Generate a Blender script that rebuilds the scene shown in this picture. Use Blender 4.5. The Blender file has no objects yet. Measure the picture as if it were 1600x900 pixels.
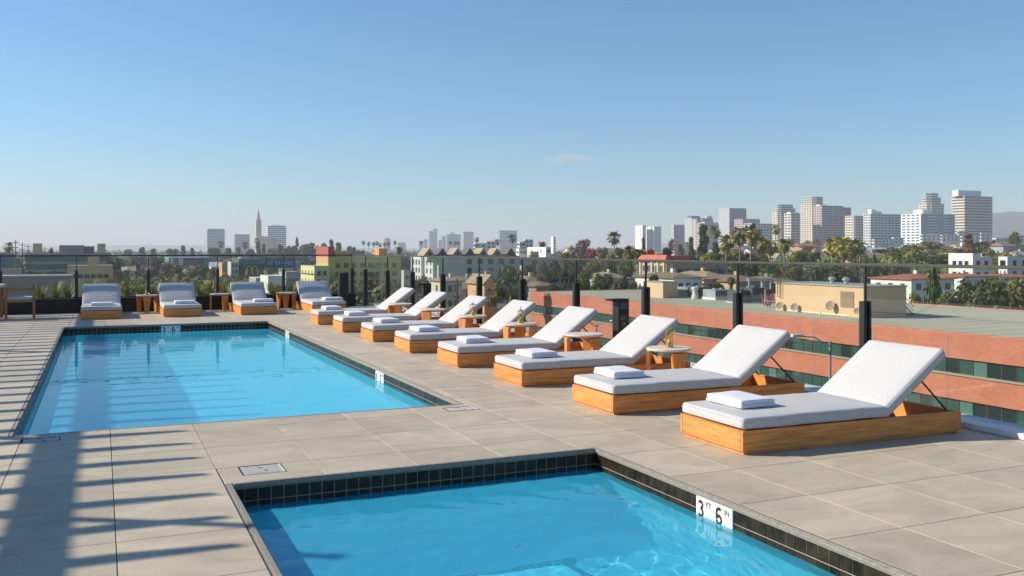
import bpy, bmesh, math, random
from mathutils import Vector, Matrix, noise
R = math.radians
sc = bpy.context.scene
col = sc.collection
# ------------------------------------------------------------------ camera, sky, sun, exposure
F, CX, HY, CAMH = 1445.0, 800.0, 390.0, 1.5
TH = math.atan((800 - 158) / F)
cs, sn = math.cos(TH), math.sin(TH)
cam = bpy.data.cameras.new('camera'); camo = bpy.data.objects.new('camera', cam); col.objects.link(camo); sc.camera = camo
camo.location = (0, 0, CAMH); camo.rotation_euler = (math.pi / 2, 0, -TH)
cam.sensor_width = 36; cam.lens = F / 1600 * 36; cam.shift_y = -(450 - HY) / 1600; cam.clip_start = .05; cam.clip_end = 60000
SUN_EL, SUN_AZ = R(30), R(-30.5)          # light travels along SUN_AZ measured from +x
w = bpy.data.worlds.new('World'); sc.world = w; w.use_nodes = True
nt = w.node_tree
sky = nt.nodes.new('ShaderNodeTexSky'); sky.sky_type = 'NISHITA'; sky.sun_disc = False
sky.sun_elevation = SUN_EL; sky.sun_rotation = R(-59.5); sky.altitude = 0; sky.air_density = 1.1; sky.dust_density = 0.15; sky.ozone_density = 8.0
vmul = nt.nodes.new('ShaderNodeVectorMath'); vmul.operation = 'MULTIPLY'; vmul.inputs[1].default_value = (.95, 1.12, 1.11)
nt.links.new(sky.outputs[0], vmul.inputs[0]); nt.links.new(vmul.outputs[0], nt.nodes['Background'].inputs[0]); nt.nodes['Background'].inputs[1].default_value = .09
L = bpy.data.lights.new('sun', 'SUN'); L.energy = 5.0; L.angle = R(.53); L.color = (1, .91, .78)
lo = bpy.data.objects.new('sun', L); col.objects.link(lo)
sdir = Vector((math.cos(SUN_EL) * math.cos(SUN_AZ), math.cos(SUN_EL) * math.sin(SUN_AZ), -math.sin(SUN_EL)))
lo.rotation_euler = sdir.to_track_quat('-Z', 'Y').to_euler(); lo.location = (-30, 20, 40)
L.cycles.is_caustics_light = True
sc.view_settings.view_transform = 'Standard'; sc.view_settings.look = 'None'; sc.view_settings.exposure = 0.5; sc.view_settings.gamma = 1
sc.cycles.use_denoising = True; sc.cycles.max_bounces = 12; sc.cycles.diffuse_bounces = 6; sc.cycles.transparent_max_bounces = 24; sc.cycles.volume_bounces = 0
sc.cycles.sample_clamp_indirect = 6
GZ = -15.5                                 # street level

# ------------------------------------------------------------------ helpers
def at(u, Z, z=0.0):
    X = (u - CX) / F * Z
    return Vector((X * cs + Z * sn, -X * sn + Z * cs, z))
def zv(v, Z): return CAMH - (v - HY) * Z / F
def y_on_x(x, u):
    t = (u - CX) / F; return x * (cs - t * sn) / (sn + t * cs)
def x_on_y(y, u):
    t = (u - CX) / F; return y * (sn + t * cs) / (cs - t * sn)

def lk(nt, a, b): nt.links.new(a, b)
def mat(name, c, rough=.6, metal=0, var=0, scale=5, bump=0, bscale=None, c2=None, stretch=None, rnd=0, spec=None, detail=4, contrast=None):
    m = bpy.data.materials.new(name); m.use_nodes = True; nt = m.node_tree; b = nt.nodes['Principled BSDF']
    b.inputs['Base Color'].default_value = (*c, 1); b.inputs['Roughness'].default_value = rough; b.inputs['Metallic'].default_value = metal
    if spec is not None: b.inputs['Specular IOR Level'].default_value = spec
    tc = nt.nodes.new('ShaderNodeTexCoord'); mp = nt.nodes.new('ShaderNodeMapping'); lk(nt, tc.outputs['Object'], mp.inputs[0])
    if stretch: mp.inputs['Scale'].default_value = stretch
    src = mp.outputs[0]
    if rnd:
        oi = nt.nodes.new('ShaderNodeObjectInfo'); mu = nt.nodes.new('ShaderNodeMath'); mu.operation = 'MULTIPLY'; mu.inputs[1].default_value = 37
        lk(nt, oi.outputs['Random'], mu.inputs[0]); ad = nt.nodes.new('ShaderNodeVectorMath'); ad.operation = 'ADD'
        lk(nt, mp.outputs[0], ad.inputs[0]); lk(nt, mu.outputs[0], ad.inputs[1]); src = ad.outputs[0]
    if var or c2:
        n = nt.nodes.new('ShaderNodeTexNoise'); n.inputs['Scale'].default_value = scale; n.inputs['Detail'].default_value = detail; lk(nt, src, n.inputs[0])
        cr = nt.nodes.new('ShaderNodeValToRGB'); e = cr.color_ramp.elements
        lo_, hi_ = contrast or (.3, .7)
        e[0].position = lo_; e[1].position = hi_
        a = c if c2 else tuple(max(0, x * (1 - var)) for x in c); d = c2 if c2 else tuple(min(1, x * (1 + var)) for x in c)
        e[0].color = (*a, 1); e[1].color = (*d, 1)
        lk(nt, n.outputs[0], cr.inputs[0]); outc = cr.outputs[0]
        if rnd:
            hs = nt.nodes.new('ShaderNodeHueSaturation'); mr = nt.nodes.new('ShaderNodeMapRange'); mr.inputs[3].default_value = 1 - rnd; mr.inputs[4].default_value = 1 + rnd
            lk(nt, oi.outputs['Random'], mr.inputs[0]); lk(nt, mr.outputs[0], hs.inputs['Value']); lk(nt, outc, hs.inputs['Color']); outc = hs.outputs[0]
        lk(nt, outc, b.inputs['Base Color'])
    if bump:
        n2 = nt.nodes.new('ShaderNodeTexNoise'); n2.inputs['Scale'].default_value = bscale or scale * 4; n2.inputs['Detail'].default_value = 3; lk(nt, src, n2.inputs[0])
        bp = nt.nodes.new('ShaderNodeBump'); bp.inputs['Strength'].default_value = bump; bp.inputs['Distance'].default_value = .01
        lk(nt, n2.outputs[0], bp.inputs['Height']); lk(nt, bp.outputs[0], b.inputs['Normal'])
    return m

class MB:
    def __init__(s): s.v = []; s.f = []; s.mi = []
    def add(s, vs, fs, mi=0):
        o = len(s.v); s.v += [tuple(p) for p in vs]; s.f += [tuple(i + o for i in f) for f in fs]; s.mi += [mi] * len(fs); return s
    def box(s, x0, x1, y0, y1, z0, z1, mi=0, rot=0, org=None):
        vs = [(x, y, z) for x in (x0, x1) for y in (y0, y1) for z in (z0, z1)]
        if rot:
            cx, cy = org or ((x0 + x1) / 2, (y0 + y1) / 2); c, q = math.cos(rot), math.sin(rot)
            vs = [(cx + (x - cx) * c - (y - cy) * q, cy + (x - cx) * q + (y - cy) * c, z) for x, y, z in vs]
        return s.add(vs, [(0, 1, 3, 2), (4, 6, 7, 5), (0, 4, 5, 1), (2, 3, 7, 6), (0, 2, 6, 4), (1, 5, 7, 3)], mi)
    def prism(s, poly, z0, z1, mi=0):
        n = len(poly); vs = [(x, y, z0) for x, y in poly] + [(x, y, z1) for x, y in poly]
        fs = [tuple(range(n - 1, -1, -1)), tuple(range(n, 2 * n))] + [(i, (i + 1) % n, (i + 1) % n + n, i + n) for i in range(n)]
        return s.add(vs, fs, mi)
    def tube(s, a, b, r0, r1=None, n=8, mi=0, cap=True):
        a, b = Vector(a), Vector(b); r1 = r0 if r1 is None else r1; d = (b - a).normalized()
        q = d.orthogonal().normalized(); e = d.cross(q)
        vs = []
        for p, r in ((a, r0), (b, r1)):
            for i in range(n):
                t = 2 * math.pi * i / n; vs.append(p + (q * math.cos(t) + e * math.sin(t)) * r)
        fs = [(i, (i + 1) % n, (i + 1) % n + n, i + n) for i in range(n)]
        if cap: fs += [tuple(range(n - 1, -1, -1)), tuple(range(n, 2 * n))]
        return s.add(vs, fs, mi)
    def path(s, pts, rs, n=6, mi=0):
        for i in range(len(pts) - 1): s.tube(pts[i], pts[i + 1], rs[i], rs[i + 1], n, mi, i in (0, len(pts) - 2))
        return s
    def lathe(s, prof, n=16, c=(0, 0, 0), mi=0):
        vs = []; m = len(prof)
        for r, z in prof:
            for i in range(n):
                t = 2 * math.pi * i / n; vs.append((c[0] + r * math.cos(t), c[1] + r * math.sin(t), c[2] + z))
        fs = [(j * n + i, j * n + (i + 1) % n, (j + 1) * n + (i + 1) % n, (j + 1) * n + i) for j in range(m - 1) for i in range(n)]
        fs += [tuple(range(n - 1, -1, -1)), tuple(range((m - 1) * n, m * n))]
        return s.add(vs, fs, mi)
    def mesh(s, name, mats, bevel=0, smooth=False, segs=2):
        me = bpy.data.meshes.new(name); me.from_pydata(s.v, [], s.f)
        for m in (mats if isinstance(mats, (list, tuple)) else [mats]): me.materials.append(m)
        me.polygons.foreach_set('material_index', s.mi)
        if bevel:
            bm = bmesh.new(); bm.from_mesh(me); bmesh.ops.recalc_face_normals(bm, faces=bm.faces)
            bmesh.ops.bevel(bm, geom=bm.edges[:], offset=bevel, segments=segs, affect='EDGES', clamp_overlap=True); bm.to_mesh(me); bm.free()
        elif len(s.f) < 60000:
            bm = bmesh.new(); bm.from_mesh(me); bmesh.ops.recalc_face_normals(bm, faces=bm.faces); bm.to_mesh(me); bm.free()
        if smooth: me.shade_smooth()
        me.update(); return me
    def build(s, name, mats, parent=None, loc=(0, 0, 0), rz=0, **k): return obj(name, s.mesh(name, mats, **k), parent, loc, rz)
def obj(name, me, parent=None, loc=(0, 0, 0), rz=0):
    o = bpy.data.objects.new(name, me); col.objects.link(o); o.location = loc; o.rotation_euler.z = rz
    if parent is not None: o.parent = parent
    return o
def tag(o, label=None, cat=None, group=None, kind=None):
    if label: o['label'] = label
    if cat: o['category'] = cat
    if group: o['group'] = group
    if kind: o['kind'] = kind
    return o
def thing(name, label, cat, loc=(0, 0, 0), rz=0, group=None):
    return tag(obj(name, None, None, loc, rz), label, cat, group)
def struct(o): o['kind'] = 'structure'; return o
def copy_tree(o, parent=None, first=True):
    c = o.copy(); col.objects.link(c)
    if parent is not None: c.parent = parent
    for ch in list(o.children): copy_tree(ch, c, False)
    return c
def dup(o, loc, rz, label, group=None):
    c = copy_tree(o); c.location = loc; c.rotation_euler.z = rz; c['label'] = label
    if group: c['group'] = group
    return c
def rounded(lx, ly, lz, r, nx=10, ny=6, nz=3, bulge=0, wr=0, seed=0, org=(0, 0, 0)):
    """soft cushion: rounded box with a bulging top; returns (verts, faces)"""
    def arr(l, n):
        h = l / 2; a = [-h, -h + .3 * r, -h + .65 * r, -h + r]; b = [h - r, h - .65 * r, h - .3 * r, h]
        return a + [(-h + r) + (l - 2 * r) * i / n for i in range(1, n)] + b
    X, Y, Zz = arr(lx, nx), arr(ly, ny), arr(lz, nz); idx = {}; vs = []; fs = []
    hx, hy, hz = lx / 2 - r, ly / 2 - r, lz / 2 - r
    def V(i, j, k):
        key = (i, j, k)
        if key in idx: return idx[key]
        p = Vector((X[i], Y[j], Zz[k])); q = Vector((max(-hx, min(hx, p.x)), max(-hy, min(hy, p.y)), max(-hz, min(hz, p.z)))); d = p - q
        if d.length > 1e-6: p = q + d.normalized() * r
        e = (1 - (2 * p.x / lx) ** 4) * (1 - (2 * p.y / ly) ** 4); p.z += (1 if p.z > 0 else 0) * bulge * max(0, e)
        if wr: p += Vector((0, 0, 1)) * wr * noise.noise(Vector((p.x * 6 + seed, p.y * 6, p.z * 6 + seed)))
        idx[key] = len(vs); vs.append((p.x + org[0] + lx / 2, p.y + org[1] + ly / 2, p.z + org[2] + lz / 2)); return idx[key]
    a, b, c = len(X) - 1, len(Y) - 1, len(Zz) - 1
    for i in range(a):
        for j in range(b):
            fs.append((V(i, j, c), V(i + 1, j, c), V(i + 1, j + 1, c), V(i, j + 1, c))); fs.append((V(i, j, 0), V(i, j + 1, 0), V(i + 1, j + 1, 0), V(i + 1, j, 0)))
        for k in range(c):
            fs.append((V(i, 0, k), V(i + 1, 0, k), V(i + 1, 0, k + 1), V(i, 0, k + 1))); fs.append((V(i, b, k), V(i, b, k + 1), V(i + 1, b, k + 1), V(i + 1, b, k)))
    for j in range(b):
        for k in range(c):
            fs.append((V(0, j, k), V(0, j, k + 1), V(0, j + 1, k + 1), V(0, j + 1, k))); fs.append((V(a, j, k), V(a, j + 1, k), V(a, j + 1, k + 1), V(a, j, k + 1)))
    return vs, fs

# ------------------------------------------------------------------ materials
M = {}
def deck_mat():
    m = bpy.data.materials.new('deck_stone'); m.use_nodes = True; nt = m.node_tree; b = nt.nodes['Principled BSDF']; b.inputs['Roughness'].default_value = .62
    tc = nt.nodes.new('ShaderNodeTexCoord'); at_ = nt.nodes.new('ShaderNodeVertexColor'); at_.layer_name = 'tint'
    ad = nt.nodes.new('ShaderNodeVectorMath'); ad.operation = 'MULTIPLY_ADD'; ad.inputs[1].default_value = (1, 1, 1)
    sh = nt.nodes.new('ShaderNodeVectorMath'); sh.operation = 'SCALE'; sh.inputs['Scale'].default_value = 40
    lk(nt, at_.outputs[0], sh.inputs[0]); lk(nt, tc.outputs['Object'], ad.inputs[0]); lk(nt, sh.outputs[0], ad.inputs[2])
    mp = nt.nodes.new('ShaderNodeMapping'); mp.inputs['Scale'].default_value = (1, 1.9, 1); mp.inputs['Rotation'].default_value = (0, 0, .5); lk(nt, ad.outputs[0], mp.inputs[0])
    n = nt.nodes.new('ShaderNodeTexNoise'); n.inputs['Scale'].default_value = 1.7; n.inputs['Detail'].default_value = 7; n.inputs['Roughness'].default_value = .6; n.inputs['Distortion'].default_value = 1.2; lk(nt, mp.outputs[0], n.inputs[0])
    cr = nt.nodes.new('ShaderNodeValToRGB'); e = cr.color_ramp.elements; e[0].position = .3; e[1].position = .72
    e[0].color = (.40, .335, .243, 1); e[1].color = (.545, .46, .335, 1); lk(nt, n.outputs[0], cr.inputs[0])
    n3 = nt.nodes.new('ShaderNodeTexNoise'); n3.inputs['Scale'].default_value = 60; n3.inputs['Detail'].default_value = 3; lk(nt, tc.outputs['Object'], n3.inputs[0])
    mr = nt.nodes.new('ShaderNodeMapRange'); mr.inputs[1].default_value = .3; mr.inputs[2].default_value = .7; mr.inputs[3].default_value = .93; mr.inputs[4].default_value = 1.07; lk(nt, n3.outputs[0], mr.inputs[0])
    sp = nt.nodes.new('ShaderNodeSeparateColor'); lk(nt, at_.outputs[0], sp.inputs[0])
    m2 = nt.nodes.new('ShaderNodeMapRange'); m2.inputs[3].default_value = .90; m2.inputs[4].default_value = 1.06; lk(nt, sp.outputs[0], m2.inputs[0])
    mm = nt.nodes.new('ShaderNodeMath'); mm.operation = 'MULTIPLY'; lk(nt, mr.outputs[0], mm.inputs[0]); lk(nt, m2.outputs[0], mm.inputs[1])
    n5 = nt.nodes.new('ShaderNodeTexNoise'); n5.inputs['Scale'].default_value = .9; n5.inputs['Detail'].default_value = 8; n5.inputs['Distortion'].default_value = .6; lk(nt, tc.outputs['Object'], n5.inputs[0])
    m5 = nt.nodes.new('ShaderNodeMapRange'); m5.inputs[1].default_value = .32; m5.inputs[2].default_value = .6; m5.inputs[3].default_value = .92; m5.inputs[4].default_value = 1.03; lk(nt, n5.outputs[0], m5.inputs[0])
    m6 = nt.nodes.new('ShaderNodeMath'); m6.operation = 'MULTIPLY'; lk(nt, mm.outputs[0], m6.inputs[0]); lk(nt, m5.outputs[0], m6.inputs[1]); mm = m6
    hs = nt.nodes.new('ShaderNodeHueSaturation'); lk(nt, mm.outputs[0], hs.inputs['Value']); lk(nt, cr.outputs[0], hs.inputs['Color']); lk(nt, hs.outputs[0], b.inputs['Base Color'])
    bp = nt.nodes.new('ShaderNodeBump'); bp.inputs['Strength'].default_value = .35; bp.inputs['Distance'].default_value = .004; lk(nt, n.outputs[0], bp.inputs['Height']); lk(nt, bp.outputs[0], b.inputs['Normal'])
    return m
M['deck'] = deck_mat()
M['grout'] = mat('grout', (.16, .15, .135), .9)
M['coping'] = mat('coping_stone', (.25, .225, .185), .75, var=.18, scale=45, bump=.6, bscale=90)
M['black_tile'] = mat('black_pool_tile', (.028, .019, .010), .3, spec=.22, var=.7, scale=9, bump=.05, bscale=14)
M['tile_grout'] = mat('tile_grout', (.36, .32, .26), .85)
M['plaster'] = mat('pool_plaster', (.72, .93, .99), .6, var=.05, scale=3)
M['white_tile'] = mat('white_marker_tile', (.8, .77, .72), .25)
M['ink'] = mat('marker_ink', (.03, .015, .008), .4)
M['teak'] = mat('teak', (.47, .155, .034), .5, c2=(.76, .325, .078), scale=3.2, stretch=(1, 14, 14), rnd=.08, bump=.15, bscale=9, detail=6)
M['teak_y'] = mat('teak_cross', (.47, .155, .034), .5, c2=(.76, .325, .078), scale=3.2, stretch=(14, 1, 14), rnd=.08, bump=.15, bscale=9, detail=6)
M['teak_z'] = mat('teak_upright', (.47, .155, .034), .5, c2=(.76, .325, .078), scale=3.2, stretch=(14, 14, 1), rnd=.08, detail=6)
M['teak_old'] = mat('aged_teak', (.27, .115, .035), .55, c2=(.42, .20, .065), scale=3, stretch=(3, 3, 3), detail=6)
M['fabric'] = mat('outdoor_fabric', (.44, .44, .433), .9, c2=(.53, .53, .52), scale=120, bump=.25, bscale=300, spec=.15, contrast=(.35, .65))
M['piping'] = mat('fabric_piping', (.46, .46, .455), .9, spec=.1)
M['towel'] = mat('terry_towel', (.74, .75, .80), .95, bump=.6, bscale=260, spec=.05, var=.03, scale=30)
M['blackm'] = mat('black_metal', (.018, .017, .016), .42, metal=0, var=.15, scale=8)
M['bronze'] = mat('bronze_rail', (.06, .053, .045), .5, metal=.2)
M['planter'] = mat('black_wall', (.014, .013, .012), .6, var=.25, scale=3)
M['tabletop'] = mat('pale_stone_top', (.62, .54, .45), .5, var=.08, scale=9)
M['brass'] = mat('brass', (.62, .4, .12), .3, metal=.85)
M['candle'] = mat('candle_wax', (.8, .7, .5), .6)
M['lid'] = mat('skimmer_plastic', (.40, .39, .37), .55, var=.08, scale=20)
M['dark'] = mat('dark_void', (.01, .01, .01), .9)
M['capwhite'] = mat('white_capstone', (.6, .6, .58), .6, var=.06, scale=4)
M['pergola'] = mat('pergola_metal', (.1, .09, .08), .5)
M['rope'] = mat('woven_rope', (.42, .36, .27), .9, var=.3, scale=40)
M['seatpad'] = mat('pale_seat_pad', (.5, .52, .58), .9)

def glass_mat(name, tint, rough=0.0, ior=1.5):
    m = bpy.data.materials.new(name); m.use_nodes = True; nt = m.node_tree; nt.nodes.clear()
    out = nt.nodes.new('ShaderNodeOutputMaterial'); tr = nt.nodes.new('ShaderNodeBsdfTransparent'); tr.inputs[0].default_value = (*tint, 1)
    gl = nt.nodes.new('ShaderNodeBsdfGlossy'); gl.inputs['Roughness'].default_value = rough
    fr = nt.nodes.new('ShaderNodeFresnel'); fr.inputs[0].default_value = ior
    ge = nt.nodes.new('ShaderNodeNewGeometry'); fm = nt.nodes.new('ShaderNodeMath'); fm.operation = 'SUBTRACT'; fm.inputs[0].default_value = 1; lk(nt, ge.outputs['Backfacing'], fm.inputs[1])
    f2 = nt.nodes.new('ShaderNodeMath'); f2.operation = 'MULTIPLY'; lk(nt, fr.outputs[0], f2.inputs[0]); lk(nt, fm.outputs[0], f2.inputs[1])
    mx = nt.nodes.new('ShaderNodeMixShader'); lk(nt, f2.outputs[0], mx.inputs[0]); lk(nt, tr.outputs[0], mx.inputs[1]); lk(nt, gl.outputs[0], mx.inputs[2]); lk(nt, mx.outputs[0], out.inputs[0])
    return m
M['glass'] = glass_mat('fence_glass', (.90, .935, .925))
M['lampglass'] = glass_mat('lantern_glass', (.95, .93, .85))
wm = bpy.data.materials.new('pool_water'); wm.use_nodes = True; nt = wm.node_tree; nt.nodes.clear()
out = nt.nodes.new('ShaderNodeOutputMaterial'); g = nt.nodes.new('ShaderNodeBsdfRefraction'); g.inputs['IOR'].default_value = 1.33; g.inputs['Roughness'].default_value = 0; g.inputs['Color'].default_value = (.44, .935, 1, 1)
gw = nt.nodes.new('ShaderNodeBsdfGlossy'); gw.inputs['Roughness'].default_value = .0; fw = nt.nodes.new('ShaderNodeFresnel'); fw.inputs[0].default_value = 1.33
mf = nt.nodes.new('ShaderNodeMath'); mf.operation = 'MULTIPLY'; mf.inputs[1].default_value = .85; lk(nt, fw.outputs[0], mf.inputs[0])
sc_ = nt.nodes.new('ShaderNodeBsdfDiffuse'); sc_.inputs['Color'].default_value = (.07, .68, 1.0, 1)      # blue diffuse mixed in for scattered light, brightening the shaded water
ms_ = nt.nodes.new('ShaderNodeMixShader'); ms_.inputs[0].default_value = .33; lk(nt, g.outputs[0], ms_.inputs[1]); lk(nt, sc_.outputs[0], ms_.inputs[2])
mxw = nt.nodes.new('ShaderNodeMixShader'); lk(nt, mf.outputs[0], mxw.inputs[0]); lk(nt, ms_.outputs[0], mxw.inputs[1]); lk(nt, gw.outputs[0], mxw.inputs[2]); lk(nt, mxw.outputs[0], out.inputs[0]); M['water'] = wm

# ------------------------------------------------------------------ deck with two pools
PX0, PX1, PY0, PY1 = -.655, 3.2, 8.42, 19.82        # main pool
TX0, TX1, TY0, TY1 = .76, 3.41, .9, 6.12            # hot tub / plunge pool
DX0, DX1, DY0, DY1 = -9.0, 6.62, -4.0, 24.2
GXP, GYP, GX, GY = .647, .725, .07, 4.43
CW = .032
def sub(rects, h):
    o = []
    for (a, b, c, d) in rects:
        if h[0] >= b or h[1] <= a or h[2] >= d or h[3] <= c: o.append((a, b, c, d)); continue
        if a < h[0]: o.append((a, h[0], c, d)); a = h[0]
        if b > h[1]: o.append((h[1], b, c, d)); b = h[1]
        if c < h[2]: o.append((a, b, c, h[2]))
        if d > h[3]: o.append((a, b, h[3], d))
    return o
holes = [(PX0 - CW, PX1 + CW, PY0 - CW, PY1 + CW), (TX0 - CW, TX1 + CW, TY0 - CW, TY1 + CW)]
SK = [(.86, 1.15, 6.33, 6.60), (2.95, 3.25, 8.06, 8.27), (-.57, -.30, 8.08, 8.25)]
random.seed(4)
vs = []; fs = []; tint = []
i0, i1 = int((DX0 - GX) / GXP) - 1, int((DX1 - GX) / GXP) + 1
j0, j1 = int((DY0 - GY) / GYP) - 1, int((DY1 - GY) / GYP) + 1
for i in range(i0, i1):
    for j in range(j0, j1):
        r = [(max(DX0, GX + i * GXP), min(DX1, GX + (i + 1) * GXP), max(DY0, GY + j * GYP), min(DY1, GY + (j + 1) * GYP))]
        if r[0][1] - r[0][0] < .01 or r[0][3] - r[0][2] < .01: continue
        for h in holes + SK: r = sub(r, h)
        tn = random.random()
        for (a, b, c, d) in r:
            gl = .0028; e = .0011
            a2 = a + gl if abs((a - GX) / GXP - round((a - GX) / GXP)) < 1e-4 else a; b2 = b - gl if abs((b - GX) / GXP - round((b - GX) / GXP)) < 1e-4 else b
            c2 = c + gl if abs((c - GY) / GYP - round((c - GY) / GYP)) < 1e-4 else c; d2 = d - gl if abs((d - GY) / GYP - round((d - GY) / GYP)) < 1e-4 else d
            if b2 - a2 < .012 or d2 - c2 < .012: continue
            o = len(vs)
            vs += [(a2, c2, -.02), (b2, c2, -.02), (b2, d2, -.02), (a2, d2, -.02), (a2, c2, -e), (b2, c2, -e), (b2, d2, -e), (a2, d2, -e), (a2 + e, c2 + e, 0), (b2 - e, c2 + e, 0), (b2 - e, d2 - e, 0), (a2 + e, d2 - e, 0)]
            for k in range(2):
                for q in range(4): fs.append((o + 4 * k + q, o + 4 * k + (q + 1) % 4, o + 4 * k + 4 + (q + 1) % 4, o + 4 * k + 4 + q))
            fs.append((o + 8, o + 9, o + 10, o + 11)); tint += [tn] * 9
me = bpy.data.meshes.new('pool_deck'); me.from_pydata(vs, [], fs); me.materials.append(M['deck']); me.materials.append(M['grout'])
bmx = MB()
for (a, b, c, d) in sub(sub([(DX0, DX1, DY0, DY1)], holes[0]), holes[1]): bmx.box(a, b, c, d, -.3, -.0065)
ca = me.color_attributes.new('tint', 'FLOAT_COLOR', 'CORNER'); k = 0
for p, t in zip(me.polygons, tint):
    for li in p.loop_indices: ca.data[li].color = (t, (t * 7) % 1, (t * 13) % 1, 1)
deck = struct(obj('pool_deck', me)); struct(bmx.build('deck_bed', M['grout']))
# hotel building under the deck
hb = MB()
wall_m = mat('hotel_wall', (.2, .19, .18), .8, var=.1, scale=1)
hb.box(DX0, DX1 + .35, DY0, DY0 + .3, GZ, -.32); hb.box(DX0, DX0 + .3, DY0 + .3, DY1 + 1.2, GZ, -.32); hb.box(DX1 + .05, DX1 + .35, DY0 + .3, DY1 + 1.2, GZ, -.32); hb.box(DX0 + .3, DX1 + .05, DY1 + .9, DY1 + 1.2, GZ, -.32)
hotel = thing('hotel_building', 'hotel building carrying the rooftop pool deck', 'building'); hb.build('wall', wall_m, hotel)
MB().box(DX0, DX1 + .35, DY1, DY1 + 1.2, -.318, -.02).box(DX1, DX1 + .35, DY0, DY1, -.318, -.02).build('roof_edge', M['planter'], hotel)

def pool(nm, label, x0, x1, y0, y1, dep, ctw):
    t = thing(nm, label, 'pool', ((x0 + x1) / 2, (y0 + y1) / 2, 0)); ox, oy = (x0 + x1) / 2, (y0 + y1) / 2
    g = .6; b = MB(); e = .012
    b.box(x0 - g, x1 + g, y0 - g, y1 + g, -dep - .2, -dep)                    # floor
    for q in ((x0 - g, x0, y0 - g, y1 + g), (x1, x1 + g, y0 - g, y1 + g), (x0, x1, y0 - g, y0), (x0, x1, y1, y1 + g)): b.box(*q, -dep, -.305)
    for p_ in range(len(b.v)): b.v[p_] = (b.v[p_][0] - ox, b.v[p_][1] - oy, b.v[p_][2])
    basin = b.build('basin', M['plaster'], t)
    # grout bed and small black tiles in rows above and just under the water line
    gb = MB(); tl = MB(); TP = .081; rows = 3; zt = -.034
    gb.box(x0 - .04, x0 + .0, y0 - .04, y1 + .04, -.3048, zt); gb.box(x1 - 0, x1 + .04, y0 - .04, y1 + .04, -.3048, zt); gb.box(x0, x1, y0 - .04, y0, -.3048, zt); gb.box(x0, x1, y1, y1 + .04, -.3048, zt)
    th = .0035; q = .0030
    for rr in range(rows):
        z1 = zt - rr * TP - q; z0 = z1 - TP + 2 * q
        nx = int((x1 - x0) / TP); ny = int((y1 - y0) / TP)
        for i in range(nx):
            a = x0 + (x1 - x0) * i / nx + q; c = x0 + (x1 - x0) * (i + 1) / nx - q; j_ = lambda: random.uniform(-.0006, .0006)
            for yy, s_ in ((y0, 1), (y1, -1)):
                d1, d2, d3, d4 = j_(), j_(), j_(), j_()
                A = yy + s_ * (th)
                tl.add([(a, yy, z0), (c, yy, z0), (c, yy, z1), (a, yy, z1), (a, A + d1, z0), (c, A + d2, z0), (c, A + d2 + d3, z1), (a, A + d1 + d3, z1)], [(4, 5, 6, 7), (0, 1, 5, 4), (1, 2, 6, 5), (2, 3, 7, 6), (3, 0, 4, 7)])
        for i in range(ny):
            a = y0 + (y1 - y0) * i / ny + q; c = y0 + (y1 - y0) * (i + 1) / ny - q
            for xx, s_ in ((x0, 1), (x1, -1)):
                d1, d2, d3 = random.uniform(-.0006, .0006), random.uniform(-.0006, .0006), random.uniform(-.0006, .0006); A = xx + s_ * th
                tl.add([(xx, a, z0), (xx, c, z0), (xx, c, z1), (xx, a, z1), (A + d1, a, z0), (A + d2, c, z0), (A + d2 + d3, c, z1), (A + d1 + d3, a, z1)], [(4, 5, 6, 7), (0, 1, 5, 4), (1, 2, 6, 5), (2, 3, 7, 6), (3, 0, 4, 7)])
    for mm in (gb, tl): mm.v = [(x - ox, y - oy, z) for x, y, z in mm.v]
    gb.build('grout_bed', M['tile_grout'], t); tb = tl.build('tile_band', M['black_tile'], t)
    cp = MB(); ov = .008
    for qd in ((x0 - ctw, x0 + ov, y0 - ctw, y1 + ctw), (x1 - ov, x1 + ctw, y0 - ctw, y1 + ctw), (x0 + ov, x1 - ov, y0 - ctw, y0 + ov), (x0 + ov, x1 - ov, y1 - ov, y1 + ctw)): cp.box(*qd, -.032, .0015)
    cp.v = [(x - ox, y - oy, z) for x, y, z in cp.v]
    cp.build('coping', M['coping'], t, bevel=.007)
    return t
DEP = 1.25
p1 = pool('swimming_pool', 'long rectangular swimming pool lined with black edge tile, beyond the near plunge pool', PX0, PX1, PY0, PY1, DEP, CW)
p2 = pool('plunge_pool', 'small square plunge pool in the foreground, black tile band round its edge', TX0, TX1, TY0, TY1, 1.15, CW)
def stepbox(parent, x0, x1, y0, y1, z0, z1, name='step'):
    o = parent.location; return MB().box(x0 - o.x, x1 - o.x, y0 - o.y, y1 - o.y, z0, z1).build(name, M['plaster'], parent, bevel=.012)
for k in range(4):
    stepbox(p1, PX0 + .013 + k * .002, 1.1 + .3 * k, PY0 + .013 + k * .002, 9.15 + .3 * k, -DEP + .002 + k * .001, -.42 - .22 * k)
stepbox(p2, TX0 + .013, 2.46, TY0 + .013, 4.75, -1.148, -.55, 'bench')
tr_ = MB()
yy = 1.0
while yy < 4.7: tr_.box(2.41, 2.464, yy, yy + .045, -.61, -.546); yy += .05
xx = .8
while xx < 2.46: tr_.box(xx, xx + .045, 4.70, 4.754, -.61, -.546); xx += .05
tr_.v = [(x - p2.location.x, y - p2.location.y, z) for x, y, z in tr_.v]
tr_.build('bench_tile_trim', mat('navy_trim_tile', (.02, .06, .09), .3), p2)
# floor fittings of the plunge pool
for (fx, fy) in ((1.7, 5.4), (2.55, 5.6), (2.9, 5.1)):
    MB().lathe([(.0, 0), (.018, 0), (.018, .006), (0, .008)], 12, (fx - p2.location.x, fy - p2.location.y, -1.149)).build('floor_inlet', M['ink'], p2)

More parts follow.
